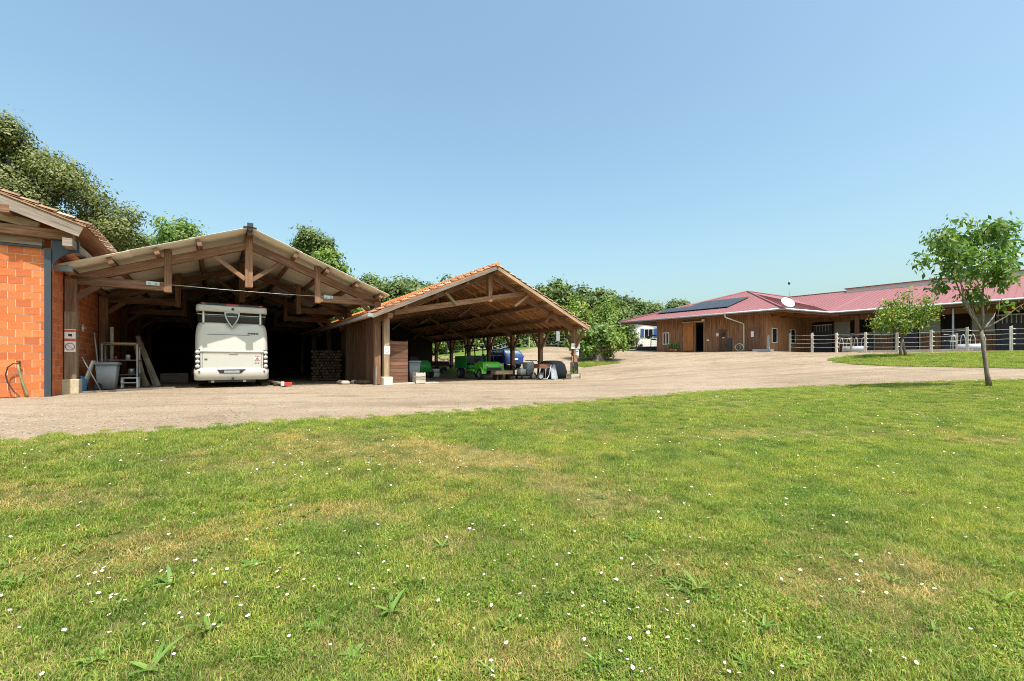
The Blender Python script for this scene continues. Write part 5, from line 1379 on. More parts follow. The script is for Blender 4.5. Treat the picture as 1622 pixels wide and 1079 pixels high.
# soffit rafters, brackets and the beams under the corner eaves
b = MB(8)
for k in range(26):
    p = -24.4 + k * .5
    b.beam((p, 33.75, ZE - .16), (p, 35.2, ZE + .26), .07, .12)
for k in range(38):
    p = -10 + k * .5
    if p < PR: b.beam((p, 38.95, ZE - .16), (p, 42.5, ZE + .65), .07, .14)
part('eave_rafters', b, 'redwood', sb, stuff=True)
for (a, c) in (((-12.8, 35.6, 4.42), (-11.3, 35.2, 4.42)), ((-12.8, 37.4, 4.42), (-10.8, 37.0, 4.42)), ((-12.8, 39.0, 4.5), (-9.5, 38.98, 4.42))):
    b = MB(5); b.beam(a, c, .14, .18); part('eave_bracket', b, 'orangewood', sb)
for k, p in enumerate((-8.5, -3.6, 1.3, 6.2)):
    b = MB(k); w2_ = .24 if k == 0 else .1; b.beam((p, 39.35, 1.4), (p, 39.35, ZE - .3), w2_, w2_, (0, 1, 0)); part('eave_post', b, 'redwood' if k == 0 else 'zinc', sb, .01)
b = MB(4); b.beam((-10, 39.35, ZE - .2), (PR, 39.35, ZE - .2), .16, .2); part('eave_beam', b, 'redwood', sb)
# front of the wing: stall doors, milky windows, boards
b = MB(); b.box(PC, PR, QW + .03, QW + .1, 1.2, 5.35); part('wall_core', b, 'oakdark', sb)
st_open = []
p = PC + .7; k = 0
plan = []
while p < PR - 1.5:
    plan.append((p, k)); p += 2.55; k += 1
skips = [(p0 - PC, p0 + 1.35 - PC, 0, 4.25) for p0, k in plan] + [(p0 + 1.45 - PC, p0 + 2.5 - PC, 2.95, 4.15) for p0, k in plan]
bay(PC, QW, PR, QW, skips, (0, -1), 'clad')
for p0, k in plan:
    b = MB(k)
    for j in range(7): b.beam((p0 + .1 + j * .19, QW - .06, 1.5), (p0 + .1 + j * .19, QW - .06, 3.15 if k % 2 else 3.95), .182, .04, (0, -1, 0))
    d = part('stall_door', b, 'stalldoor', sb)
    b = MB(); b.box(p0, p0 + 1.33, QW - .1, QW - .05, (3.15 if k % 2 else 3.95), (3.23 if k % 2 else 4.03)); part('door_edge', b, 'offwhite', d)
    if k % 2 == 0:
        b = MB()
        for j in range(5): b.box(p0 + .25 + j * .2, p0 + .29 + j * .2, QW - .105, QW - .09, 3.45, 3.93)
        part('door_bars', b, 'galv', d)
    b = MB(); b.box(p0 + 1.46, p0 + 2.49, QW - .03, QW, 2.95, 4.15); part('milky_window', b, 'stallplastic', sb)
    b = MB(); b.box(p0 + 1.40, p0 + 1.46, QW - .08, QW, 1.4, 4.3); part('jamb', b, 'galv' if k % 3 else 'redwood', sb)
# downpipe and fittings on the front
z0 = h1(*S(-14, Q1).xy)
x_ = pq(1178, 0, Q1 - .12)[0]; x0_ = pq(1149, 0, 33.6)[0]
b = MB(); b.tube([(x0_, 33.52, ZE - .1), (x0_, 33.55, ZE - .32), (x_, Q1 - .1, 3.85), (x_, Q1 - .1, z0)], .05, 8); part('downpipe', b, 'offwhite', sb)
q_, _z = qp(1217, 0, PC)
def fit(name, m, px0, px1, y0, y1, out=.03, d=.04, parent=None):
    (a, za), (c, zc) = pq(px0, y1, Q1), pq(px1, y0, Q1); bb = MB(); bb.box(a, c, Q1 - .03 - out - d, Q1 - .03 - out, za, max(zc, za + .02)); return part(name, bb, m, parent or sb)
fit('brown_door', 'redwood', 1185, 1203, 519.5, 555)
fit('notice', 'white', 1190.5, 1195, 525, 534, .08, .01)
fit('notice', 'white', 1120, 1124, 538, 540, .03, .02); fit('notice', 'offwhite', 1135, 1139, 528, 533, .03, .02); fit('notice', 'offwhite', 1145, 1148, 534, 536, .03, .02)
fit('meter_box', 'black', 1144, 1148.5, 528, 533, .03, .1); fit('narrow_door', 'redwood', 1139, 1151, 522, 556, 0, .03); fit('rubber_mat', 'darkmetal', 1152.5, 1160, 536, 555, .03, .03)
fit('lamp', 'white', 1113, 1117, 506, 509, .03, .12)
b = MB(); b.box(PC - .6, PC + .5, Q1 - .9, Q1 - .05, 1.5, z0 + .1); part('door_step', b, 'galv', sb)
# things standing along the front
p_, _ = pq(1171, 0, 34.2); zz = h1(*S(p_, 34.2).xy)
b = MB(); b.lathe([(.27, -.05), (.30, -.05), (.30, .05), (.27, .05), (.27, -.05)], (p_, 34.25, zz + .30), (0, 1, .12), 20); b.lathe([(.2, -.03), (.225, -.03), (.225, .03), (.2, .03)], (p_ - .18, 34.35, zz + .3), (0, 1, .12), 16)
single('hose_reel', b, 'pipe', 'pale coiled hose loops leaning on the stable front by the downpipe', 'hose', S(p_, 34.25), PSI, None, (p_, 34.25, 0))
p_, _ = pq(1217, 0, 34.1); zz = h1(*S(p_, 34.1).xy)
t = stab('water_post', 'grey water post at the stable corner', 'water post', p_, 34.1)
b = MB(); b.beam((p_, 34.1, zz - .05), (p_, 34.1, zz + 1.15), .14, .14, (0, 1, 0)); part('post', b, 'zinc', t, .01)
b = MB(); b.tube([(p_, 34.03, zz + .95), (p_, 33.9, zz + .95), (p_, 33.88, zz + .88)], .02, 6); part('tap', b, 'galv', t)
for i, px in enumerate((1063, 1067, 1070)):
    p_, _ = pq(px, 0, 34.3); zz = h1(*S(p_, 34.3).xy)
    t = stab('potted_plant', ['leafy plant in a clay pot nearest the white stable window', 'middle clay potted plant on the stable front', 'clay potted plant nearest the orange sliding door'][i], 'potted plant', p_, 34.3)
    b = MB(); b.lathe([(0, 0), (.1, 0), (.14, .25), (.12, .25), (.11, .22), (0, .22)], (p_, 34.3, zz), Z3, 12); part('pot', b, 'terracotta', t)
    part('foliage', bush_leaves(90, (p_, 34.3, zz + .5), .26, .16, i), 'leaf_weed', t)
# solar panels on the front slope
sa = stab('solar_array', 'dark solar panel array on the red stable roof', 'solar panels', -19, 38)
zs = lambda q: ZE + (q - 33.58) * .2845 + .09
qs = [35.75, 37.85, 39.95]
for r_ in range(2):
    n0 = 0 if r_ == 0 else 2
    for k in range(n0, 6):
        p0 = -22.4 + k * 1.06
        b = MB(); q0, q1 = qs[r_] + .015, qs[r_ + 1] - .015
        P_ = [(p0 + .01, q0), (p0 + 1.05, q0), (p0 + 1.05, q1), (p0 + .01, q1)]
        b.prism(P_, 0, .04, lambda x, y, d: (x, y, zs(y) + d)); o = part('solar_panel', b, 'panelframe', sa)
        b = MB()
        for a in range(2):
            for c in range(4):
                x0, x1 = p0 + .04 + a * .5, p0 + .04 + a * .5 + .48; y0, y1 = q0 + .03 + c * (q1 - q0 - .06) / 4, q0 + .03 + (c + 1) * (q1 - q0 - .06) / 4 - .02
                b.poly([(x0, y0, zs(y0) + .043), (x1, y0, zs(y0) + .043), (x1, y1, zs(y1) + .043), (x0, y1, zs(y1) + .043)])
        part('cell_sheet', b, 'slate', o)
# dish, antenna
D = ray(1247, 480.5, 29.9)
t = thing('satellite_dish', 'white satellite dish at the corner of the stable eaves', 'satellite dish', D, 0)
nrm_ = Vector((.05, -.80, .62)).normalized()
b = MB(); b.lathe([(0, 0), (.15, .012), (.3, .05), (.43, .105), (.435, .10), (.3, .04), (.15, 0), (0, -.012)], (0, 0, 0), nrm_, 28); b.v = [(x, y, z) for x, y, z in b.v]; part('dish', b, 'white', t)
b = MB(); b.tube([(0, .03, -.1), (-.08, .1, -.28), (-.1, .5, -.42)], .03, 8); part('bracket', b, 'galv', t)
b = MB(); b.tube([Vector((0, -.02, -.38)), nrm_ * .5 + Vector((0, 0, -.06))], .014, 6); b.lathe([(.035, -.05), (.04, .05), (0, .06)], nrm_ * .48 + Vector((0, 0, -.03)), nrm_, 10); part('receiver_arm', b, 'zinc', t)
A_ = ray(1250, 470, 47.5)
t = thing('roof_antenna', 'thin roof antenna mast above the red stable roof', 'antenna', A_, 0)
b = MB(); b.tube([(0, 0, -.5), (0, 0, 1.75)], .022, 6); part('mast', b, 'galv', t)
b = MB(); b.lathe([(0, 1.3), (.09, 1.3), (.11, 1.45), (.09, 1.6), (0, 1.6)], (0, 0, 0), Z3, 8); b.beam((-.15, 0, 1.45), (.15, 0, 1.45), .02, .02); part('aerial', b, 'panelframe', t)

# ------------------------------------------------------------------ paddock fence with feed troughs behind it
fq = 37.0
pf = stab('paddock_fence', 'whitened timber post fence with white tape rails before the stable', 'fence', -4, fq, 1.65)
fx = [1251, 1286.3, 1325.2, 1371, 1420.7, 1475, 1532, 1601.7]
PP = [pq(x, 0, fq)[0] for x in fx]; PP += [PP[-1] + 1.75, PP[-1] + 3.5]
tops = [1.34] * 10
for i, p in enumerate(PP):
    g = h1(*S(p, fq).xy); hh = 1.36 + rnd.uniform(-.03, .06)
    b = MB(i); b.obox((p, fq, g + hh / 2 - .1), X3, Y3, Z3, .13 if i else .11, .11, hh + .2); b.v = [(x, y, z + (0.04 if (z > g + 1 and x > p) else 0)) for x, y, z in b.v]
    o = part('post', b, 'fencepost', pf, .008)
    for k in range(4):
        q = MB(); q.tube([(p + .08, fq - .07, g + .38 + k * .28), (p + .15, fq - .09, g + .38 + k * .28)], .028, 6); part('insulator', q, 'offwhite', o)
for i in range(len(PP) - 1):
    g0, g1 = h1(*S(PP[i], fq).xy), h1(*S(PP[i + 1], fq).xy)
    for k in range(4):
        if i == 2 and k == 0: continue
        z0_, z1_ = g0 + .38 + k * .28, g1 + .38 + k * .28 + rnd.uniform(-.03, .03); m_ = (z0_ + z1_) / 2 - rnd.uniform(.005, .03)
        b = MB(); b.beam((PP[i] + .1, fq - .085, z0_), ((PP[i] + PP[i + 1]) / 2, fq - .085, m_), .006, .015); b.beam(((PP[i] + PP[i + 1]) / 2, fq - .085, m_), (PP[i + 1] - .07, fq - .085, z1_), .006, .015)
        part('tape_rail', b, 'white', pf)
for i, p in enumerate((PP[2] + .55, PP[5] + 1.0)):
    b = MB(i); g = h1(*S(p, 38.2).xy); b.beam((p, 38.2, g - .1), (p, 38.2, g + 1.1), .1, .1, (0, 1, 0)); part('post', b, 'planter', pf)
    b = MB(); b.beam((p, 38.2, g + .95), (p - .45, fq, g + 1.0), .006, .015); b.beam((p, 38.2, g + .6), (p - .45, fq, g + .62), .006, .015); part('tape_rail', b, 'white', pf)
b = MB(); b.box(PP[3] - .5, PP[6] + .2, fq + .35, fq + .55, 1.4, 1.76); part('kerb', b, 'concrete', pf)
for i, px in enumerate((1352, 1537)):
    p, _ = pq(px, 0, 38.6); g = h1(*S(p, 38.6).xy)
    t = stab('feed_trough', ['concrete trough with metal hoops nearer the office windows', 'concrete trough with metal hoops behind the larger young tree'][i], 'feed trough', p, 38.6)
    t['group'] = 'feed troughs in the paddock'
    b = MB(i); rstack(b, [(g - .05, p - .62, p + .62, 38.3, 38.9, .04), (g + .42, p - .6, p + .6, 38.32, 38.88, .04)], 2); part('trough', b, 'galv', t)
    for k in range(4):
        x = p - .75 + k * .42; b = MB()
        b.tube([(x - .13, 38.75, g + .1), (x - .10, 38.78, g + .75), (x - .05, 38.8, g + .98), (x, 38.8, g + 1.04), (x + .05, 38.8, g + .98), (x + .10, 38.78, g + .75), (x + .13, 38.75, g + .1)], .022, 8); part('hoop', b, 'galv', t)

# ------------------------------------------------------------------ white mobile home and wire fences behind the yard
mc = ray(1026, 552, 46.5); g = h1(mc.x, mc.y)
t = thing('mobile_home', 'white mobile home with blue shutters behind the stable', 'mobile home', (mc.x, mc.y, g), R(-14))
b = MB(); b.box(-2.2, 2.2, 0, 7, .3, 2.45); b.prism([(-2.2, 2.45), (2.2, 2.45), (0, 3.15)], 0.0, 7, lambda a, c, d: (a, d, c)); part('wall', b, 'white', t)
b = MB(); 
for k in range(9): b.box(-2.2, 2.2, -.025, 0, .35 + k * .235, .35 + k * .235 + .215)
part('siding', b, 'white', t, stuff=True)
b = MB(); b.beam((-2.4, -.1, 2.44), (0, -.1, 3.24), .3, .07, (0, 0, 1)); b.beam((2.4, -.1, 2.44), (0, -.1, 3.24), .3, .07); part('verge_trim', b, 'white', t)
b = MB()
for s in (-1, 1): b.poly([(s * 2.4, -.2, 2.46), (s * 2.4, 7.2, 2.46), (0, 7.2, 3.3), (0, -.2, 3.3)])
part('roof', b, 'offwhite', t)
b = MB(); b.box(-.35, .55, -.05, -.03, 1.3, 2.2); w_ = part('window', b, 'white', t)
b = MB(); b.box(-.30, .08, -.06, -.05, 1.35, 2.15); b.box(.12, .50, -.06, -.05, 1.35, 2.15); part('pane', b, 'darkglass', w_)
for x in (-.55, .75):
    b = MB(); b.box(x - .17, x + .17, -.06, -.03, 1.28, 2.22); part('shutter', b, 'blueshutter', t)
b = MB(); b.box(-2.1, 2.1, .1, 6.9, -.2, .32); part('skirt', b, 'concrete', t)
pc_ = ray(1025, 553, 43.5); g = h1(pc_.x, pc_.y)
t = thing('planting_bed', 'dark planter bed with leafy plants before the mobile home', 'planter', (pc_.x, pc_.y, g), R(-14))
b = MB(); b.box(-1.1, 1.2, -.3, .3, -.1, .35); part('box', b, 'darkmetal', t)
part('foliage', bush_leaves(90, (-.6, 0, .4), .28, .16, 3), 'leaf_dark', t)
b = MB(); r_ = np.random.RandomState(2)
b.tube([(.35, 0, .3), (.38, 0, 1.3)], .04, 6, 0)
for k in range(9):
    a = k * .7; d = Vector((math.cos(a), math.sin(a), .25)); n_ = d.cross(Z3).normalized(); base = Vector((.38, 0, 1.0 + .05 * k)); L_ = .75
    b.poly([base, base + d * L_ * .5 + n_ * .13, base + d * L_ - Vector((0, 0, .25)), base + d * L_ * .5 - n_ * .13], uv=[(0, 0)] * 4)
part('tall_plant', b, 'leaf_weed', t)
def wire_fence(name, label, pts, step, wires, hgt, m):
    c = pts[0]; t = thing(name, label, 'fence', (c[0], c[1], h1(*c)), 0, None, (c[0], c[1], h1(*c)))
    d = dens(pts, step)
    for i, (x, y) in enumerate(d):
        b = MB(i); g = h1(x, y); b.beam((x, y, g - .1), (x, y, g + hgt), .09, .09, (0, 1, 0)); part('post', b, m, t)
    for k in range(wires):
        b = MB(); b.tube([(x, y - .06, h1(x, y) + hgt * (k + .8) / (wires + .2)) for x, y in d], .008, 5); part('wire', b, 'galv', t)
wire_fence('wire_fence', 'wire fence on thin posts along the lane behind the tiled shed', [(-1.6, 36), (0, 38.9), (3.2, 43.4), (7.8, 45)], 2.6, 3, 1.05, 'oaklight')
wire_fence('wire_fence', 'short wire fence left of the white mobile home', [(9.9, 41.5), (12.2, 43.2)], 1.6, 4, 1.1, 'planter')
wire_fence('wire_fence', 'dark rail fence across the grass behind the shed', [(-6.2, 41.6), (-2.2, 39.6)], 2.2, 2, 1.0, 'oakdark')
X_ = ray(884, 545, 43); g = h1(X_.x, X_.y)
t = thing('metal_sign', 'grey upright metal sign among the hedge leaves', 'sign', (X_.x, X_.y, g), 0)
b = MB(); b.box(-.17, .17, -.02, .02, .6, 1.75); part('sign_plate', b, 'zinc', t)
b = MB(); b.tube([(0, .04, -.1), (0, .04, 1.7)], .03, 6); part('pole', b, 'galv', t)
# ------------------------------------------------------------------ trees and shrubs
def foliage_mesh(name, lumps, n_cl, n_leaf, size, seed, mat, cl_r=.45, droop=0.0, aspect=.55, up=.55, shell=.55):
    """leaves gathered in small sprays scattered through the crown's lumps ((x, y, z), (rx, ry, rz))"""
    r = np.random.RandomState(seed)
    c = np.array([l[0] for l in lumps], float); rad = np.array([l[1] if hasattr(l[1], '__len__') else (l[1],) * 3 for l in lumps], float)
    wgt = rad.prod(1) ** (2 / 3); wgt /= wgt.sum()
    k = r.choice(len(lumps), n_cl, p=wgt)
    d = r.randn(n_cl, 3); d /= np.linalg.norm(d, axis=1)[:, None]
    rr = shell + (1 - shell) * r.rand(n_cl) ** .6
    cc = c[k] + d * rad[k] * rr[:, None] * (1 + .12 * r.randn(n_cl)[:, None])
    w2 = .4 + r.rand(n_cl) ** 2 * 1.6; w2 /= w2.sum()
    j = r.choice(n_cl, n_leaf, p=w2)
    p = cc[j] + r.randn(n_leaf, 3) * cl_r * np.array([1, 1, .7])
    nrm = r.randn(n_leaf, 3); nrm /= np.linalg.norm(nrm, axis=1)[:, None]; off = (p - cc[j]) / cl_r; nrm = nrm * (1 - up) * .8 + np.array([0, 0, up * .6]) + d[j] * .25 + off * .33; nrm /= np.linalg.norm(nrm, axis=1)[:, None]
    a = np.cross(nrm, r.randn(n_leaf, 3)); a /= np.linalg.norm(a, axis=1)[:, None] + 1e-9
    a = a + np.array([0, 0, -droop]); a /= np.linalg.norm(a, axis=1)[:, None]
    s = np.cross(nrm, a); s /= np.linalg.norm(s, axis=1)[:, None] + 1e-9
    L = size * (.55 + .9 * r.rand(n_leaf))[:, None]
    V = np.stack([p, p + a * L * .45 + s * L * aspect * .5, p + a * L, p + a * L * .45 - s * L * aspect * .5], 1).reshape(-1, 3)
    me = bpy.data.meshes.new(name)
    me.vertices.add(len(V)); me.vertices.foreach_set('co', V.astype(np.float32).ravel())
    me.loops.add(len(V)); me.loops.foreach_set('vertex_index', np.arange(len(V), dtype=np.int32))
    me.polygons.add(n_leaf); me.polygons.foreach_set('loop_start', np.arange(0, len(V), 4, dtype=np.int32))
    me.update(calc_edges=True); me.validate()
    me.materials.append(M[mat])
    return me
def limbs(mb, base, top, lumps, r0, seed, n=9):
    r = random.Random(seed); base = Vector(base); top = Vector(top)
    pts = [base + (top - base) * t + Vector((r.uniform(-.1, .1), r.uniform(-.1, .1), 0)) * (top - base).length * .12 * t for t in (0, .15, .4, .7, 1)]
    mb.tube([base + Vector((0, 0, -.2))] + pts, [r0 * 1.5, r0 * 1.25, r0, r0 * .85, r0 * .6, r0 * .2], 9)
    for k, l in enumerate(lumps[:n]):
        t = r.uniform(.3, .85); s = base + (top - base) * t; e = Vector(l[0]); m = (s + e) / 2 + Vector((r.uniform(-.3, .3), r.uniform(-.3, .3), -.2))
        mb.tube([s, m, e], [r0 * .42, r0 * .28, r0 * .07], 6)
def tree(name, label, cat, trunk_px, lumps_px, Y, leaf, n_cl, n_leaf, size, seed, r0=.25, depth=1.0, cl_r=.45, trunk_top=None, bark='bark', group=None, up=.5, base_y=None, shell=.55):
    """lumps_px: (x, y, r) as the photograph shows them at distance Y"""
    sc = Y / 700; r = random.Random(seed)
    bx = (trunk_px - 811) * sc; base = Vector((bx, Y, h1(bx, Y)))
    lum = []
    for l in lumps_px:
        c = ray(l[0], l[1], Y); rad = l[2] * sc
        c.y += r.uniform(-1, 1) * depth; lum.append((c, (rad, rad * 1.05, rad * (l[3] if len(l) > 3 else .9))))
    rel = [(Vector(c) - base, q) for c, q in lum]
    t = thing(name, label, cat, base, 0, group)
    zt = max(c.z for c, q in rel)
    b = MB(); limbs(b, (0, 0, 0), ((trunk_top[0] - trunk_px) * sc if trunk_top else 0, 0, zt * .9), rel, r0, seed); part('trunk', b, bark, t)
    link('crown', foliage_mesh('crown', rel, n_cl, n_leaf, size, seed, leaf, cl_r, up=up, shell=shell), t)
    return t
tree('broadleaf_tree', 'tall olive green tree rising behind the brick barn', 'tree', 40, [(30, 222, 22), (46, 240, 18), (-5, 258, 36), (12, 235, 20), (64, 264, 25), (30, 288, 32), (88, 300, 22), (84, 268, 12), (116, 290, 20), (138, 300, 16), (135, 322, 24), (75, 332, 32), (160, 336, 20), (180, 318, 14), (197, 350, 15), (150, 368, 24), (207, 377, 12), (178, 384, 20), (110, 358, 26), (30, 345, 40), (-40, 330, 60), (208, 398, 14)],
     31, 'leaf_olive', 330, 76000, .20, 1, .45, 1.6, .46, up=.5, shell=.72)
tree('broadleaf_tree', 'light green treetop between the olive tree and the carport roof', 'tree', 275, [(236, 390, 16), (262, 378, 22), (292, 371, 24), (310, 384, 18), (275, 400, 34), (245, 410, 25)], 46, 'leaf_light', 110, 7500, .34, 2, .3, 1.2, .5)
tree('broadleaf_tree', 'rounded lone tree crown above the ridge of the carport', 'tree', 498, [(498, 385, 19), (480, 389, 13), (513, 389, 13), (472, 386, 7), (500, 402, 20), (524, 388, 5), (490, 375, 9), (505, 376, 8), (505, 420, 16)], 48, 'leaf_mid', 130, 11000, .28, 3, .3, 1.2, .36)
tree('broadleaf_tree', 'lighter bushy crown below the rounded lone tree', 'tree', 522, [(520, 414, 17), (534, 424, 14), (508, 428, 20), (545, 440, 15), (525, 445, 22)], 46, 'leaf_light', 80, 5200, .34, 4, .25, 1, .4)
spec = [(598, [(592, 452, 14), (608, 462, 18), (585, 470, 18), (600, 490, 30)], 50, 'leaf_mid', 'green tree just right of the carport eaves'),
        (628, [(625, 458, 18), (640, 466, 18), (612, 478, 18), (628, 492, 28)], 49, 'leaf_mid', 'bushy green tree second from the carport eaves'),
        (662, [(655, 458, 16), (672, 462, 14), (645, 475, 18), (665, 480, 24), (690, 470, 12)], 53, 'leaf_dark', 'dark tree behind the orange tile slope'),
        (570, [(565, 490, 26), (548, 505, 26), (580, 510, 28), (530, 525, 22)], 44, 'leaf_light', 'pale leafy shrub seen between carport posts and orange roof'),
        (725, [(720, 462, 20), (745, 470, 20), (735, 490, 30), (765, 480, 20)], 54, 'leaf_dark', 'dark treetop hidden mostly behind the tiled gable')]
for i, (x, l, Y, m, lab) in enumerate(spec): tree('broadleaf_tree', lab, 'tree', x, l, Y, m, 90, 6500, .36, 10 + i, .28, 1.2, .45, group='trees beyond the sheds')
spec = [(858, [(850, 471, 14), (868, 467, 16), (884, 463, 16), (862, 485, 26), (888, 483, 22)], 52, 'leaf_mid', 'tallest tree right of the tiled gable'),
        (905, [(900, 481, 16), (920, 473, 14), (928, 483, 15), (910, 497, 26), (935, 495, 22)], 54, 'leaf_dark', 'dark tree second to the right of the tiled gable'),
        (955, [(948, 477, 14), (962, 475, 13), (940, 485, 18), (966, 489, 22), (955, 510, 26)], 51, 'leaf_mid', 'rounded tree in the middle of the treeline'),
        (990, [(984, 484, 13), (1000, 485, 12), (978, 497, 22), (1004, 501, 20), (992, 520, 26)], 53, 'leaf_dark', 'dark tree standing over the near end of the red roof'),
        (1030, [(1018, 489, 12), (1034, 491, 12), (1050, 495, 11), (1026, 505, 16), (1050, 507, 16)], 58, 'leaf_mid', 'low tree behind the eaves of the red roof'),
        (1078, [(1070, 487, 8), (1082, 485, 8), (1076, 495, 12), (1066, 505, 14)], 60, 'leaf_dark', 'small treetop peeping over the red roof'),
        (812, [(800, 481, 22), (826, 481, 20), (815, 500, 30), (790, 505, 24)], 54, 'leaf_mid', 'tree mostly hidden behind the tiled gable peak')]
for i, (x, l, Y, m, lab) in enumerate(spec): tree('broadleaf_tree', lab, 'tree', x, l, Y, m, 110, 8500, .36, 30 + i, .28, 1.3, .42, group='trees beyond the yard')
spec = [(700, [(690, 530, 18), (708, 545, 14), (700, 515, 20), (684, 552, 14)], 44, 'leaf_light', 'sunlit shrub seen first through the shed posts'),
        (735, [(722, 525, 18), (748, 535, 20), (735, 512, 20), (730, 550, 14), (752, 552, 12)], 43.5, 'leaf_yellow', 'yellowish shrub behind the green utility vehicle'),
        (780, [(768, 530, 20), (792, 535, 18), (780, 512, 22), (772, 552, 12), (800, 520, 18)], 43, 'leaf_mid', 'mid green shrub behind the blue car'),
        (828, [(815, 530, 18), (838, 525, 20), (825, 508, 22), (845, 542, 14), (822, 546, 13)], 44.5, 'leaf_light', 'bright shrub between the shed posts right of the blue car'),
        (870, [(858, 525, 20), (880, 520, 20), (868, 500, 24), (885, 540, 13), (858, 542, 12)], 46, 'leaf_mid', 'leafy shrub behind the right end of the tiled shed'),
        (912, [(900, 515, 22), (925, 512, 22), (912, 495, 22), (918, 538, 16), (898, 540, 12)], 46.5, 'leaf_yellow', 'yellow tinged shrub beyond the last shed post'),
        (958, [(945, 510, 20), (972, 512, 22), (958, 498, 20), (980, 535, 16), (955, 535, 16)], 47, 'leaf_light', 'bright shrub behind the pollarded island tree'),
        (1000, [(984, 518, 16), (996, 512, 14), (988, 536, 14), (980, 542, 12), (994, 542, 9), (990, 502, 16)], 48, 'leaf_mid', 'shrub left of the white mobile home'),
        (650, [(640, 520, 25), (665, 525, 22), (655, 545, 18)], 45, 'leaf_dark', 'dark shrub glimpsed behind the shed back wall')]
for i, (x, l, Y, m, lab) in enumerate(spec): tree('hedge_shrub', lab, 'shrub', x, l, Y, m, 110, 6500, .30, 50 + i, .12, .8, .36, group='shrubs along the lane', shell=.35)
tree('island_tree', 'squat pollarded tree with gnarled trunk on the small grass island', 'tree', 948, [(930, 535, 17), (952, 530, 20), (970, 543, 15), (915, 545, 12), (940, 548, 17), (962, 556, 10), (985, 548, 7), (925, 556, 9)], 34, 'leaf_light', 150, 6000, .24, 71, .42, .5, .22, up=.45)

# the two young trees on the lawns: limbs traced, leaves hung along the twigs
def young_tree(name, label, trunk, branches, lumps, Y, leaf, n_cl, n_leaf, size, seed, r0, depth, droop):
    sc = Y / 700; bx = (trunk[0][0][0] - 811) * sc; base = Vector((bx, Y, h1(bx, Y))); r = random.Random(seed)
    dz = base.z - ray(trunk[0][0][0], trunk[0][0][1], Y).z
    def at(x, y, d=0): return ray(x, y, Y) + Vector((0, d, dz)) - base
    t = thing(name, label, 'tree', base, 0)
    b = MB()
    for tr in trunk: b.tube([at(x, y) for x, y in tr], [r0 * (1.35 if k == 0 else 1 - .25 * k / len(tr)) for k in range(len(tr))], 10)
    b.tube([at(trunk[0][0][0], trunk[0][0][1] + 4), at(*trunk[0][0])], r0 * 1.5, 10)
    part('trunk', b, 'barkgrey', t)
    for br in branches:
        b = MB(); d1 = br[0]; pts = br[1]; n = len(pts)
        b.tube([at(x, y, d1 * k / (n - 1)) for k, (x, y) in enumerate(pts)], [r0 * .62 * (1 - .82 * k / (n - 1)) * br[2] for k in range(n)], 7); part('limb', b, 'barkgrey', t)
    rel = []
    for l in lumps: rel.append((at(l[0], l[1], r.uniform(-1, 1) * depth), (l[2] * sc,) * 3))
    link('crown', foliage_mesh('crown', rel, n_cl, n_leaf, size, seed, leaf, .115 if Y < 15 else .17, droop, .42, .3, .3), t)
    return t
young_tree('young_tree', 'slender young cherry tree with bare lower limbs on the front lawn',
    [[(1567, 613), (1563, 590), (1559, 560), (1556, 540), (1554, 523)]],
    [(-.5, [(1554, 525), (1542, 513), (1526, 498), (1512, 480), (1503, 462), (1492, 430), (1485, 405)], 1.0), (.2, [(1554, 524), (1546, 502), (1538, 482), (1528, 462), (1518, 430), (1505, 385)], 1.1), (0, [(1555, 524), (1557, 500), (1556, 475), (1558, 445), (1560, 405), (1547, 350)], 1.1),
     (.4, [(1554, 522), (1549, 500), (1553, 482), (1545, 455), (1538, 420)], .8), (-.4, [(1557, 523), (1568, 513), (1580, 503), (1590, 490), (1598, 482)], .75), (.5, [(1557, 524), (1575, 513), (1596, 500), (1610, 492)], .9), (.3, [(1558, 450), (1572, 425), (1583, 385), (1578, 352)], .6), (-.5, [(1559, 440), (1585, 415), (1622, 402)], .5), (.1, [(1580, 503), (1586, 488), (1590, 476)], .35)],
    [(1490, 378, 16), (1472, 412, 10), (1462, 410, 6), (1500, 400, 24), (1512, 372, 18), (1520, 420, 28), (1500, 432, 14), (1545, 392, 26), (1548, 352, 8), (1545, 345, 6), (1565, 372, 22), (1588, 362, 8), (1578, 355, 10), (1574, 398, 19), (1560, 430, 24), (1530, 452, 20), (1580, 425, 10), (1605, 402, 6), (1618, 405, 5), (1508, 446, 14), (1545, 465, 12), (1600, 412, 5), (1590, 484, 5), (1600, 490, 3), (1520, 484, 4), (1556, 468, 8), (1572, 448, 8), (1506, 352, 6), (1535, 372, 16)],
    11.5, 'leaf_cherry', 250, 3700, .14, 81, .05, .40, .8)
young_tree('young_tree', 'small double stemmed tree with yellowing leaf tips on the grass verge',
    [[(1426, 565), (1427, 550), (1429, 535)], [(1435, 565), (1432, 550), (1429, 535)]],
    [(-.6, [(1429, 536), (1418, 525), (1402, 512), (1392, 505)], .9), (.3, [(1429, 536), (1424, 515), (1415, 495), (1408, 482)], .9), (0, [(1429, 536), (1434, 515), (1438, 490), (1440, 466)], .9), (.5, [(1429, 536), (1442, 522), (1458, 510), (1470, 500)], .9), (-.3, [(1429, 536), (1440, 515), (1450, 495), (1455, 475)], .7)],
    [(1398, 500, 13), (1412, 488, 13), (1408, 478, 7), (1425, 502, 18), (1440, 492, 17), (1440, 470, 9), (1441, 462, 5), (1455, 490, 14), (1466, 500, 10), (1474, 502, 5), (1385, 508, 5), (1455, 474, 5), (1425, 515, 12), (1408, 513, 9), (1448, 510, 10), (1383, 512, 4)],
    24, 'leaf_yellow', 300, 4600, .16, 82, .06, .55, .45)

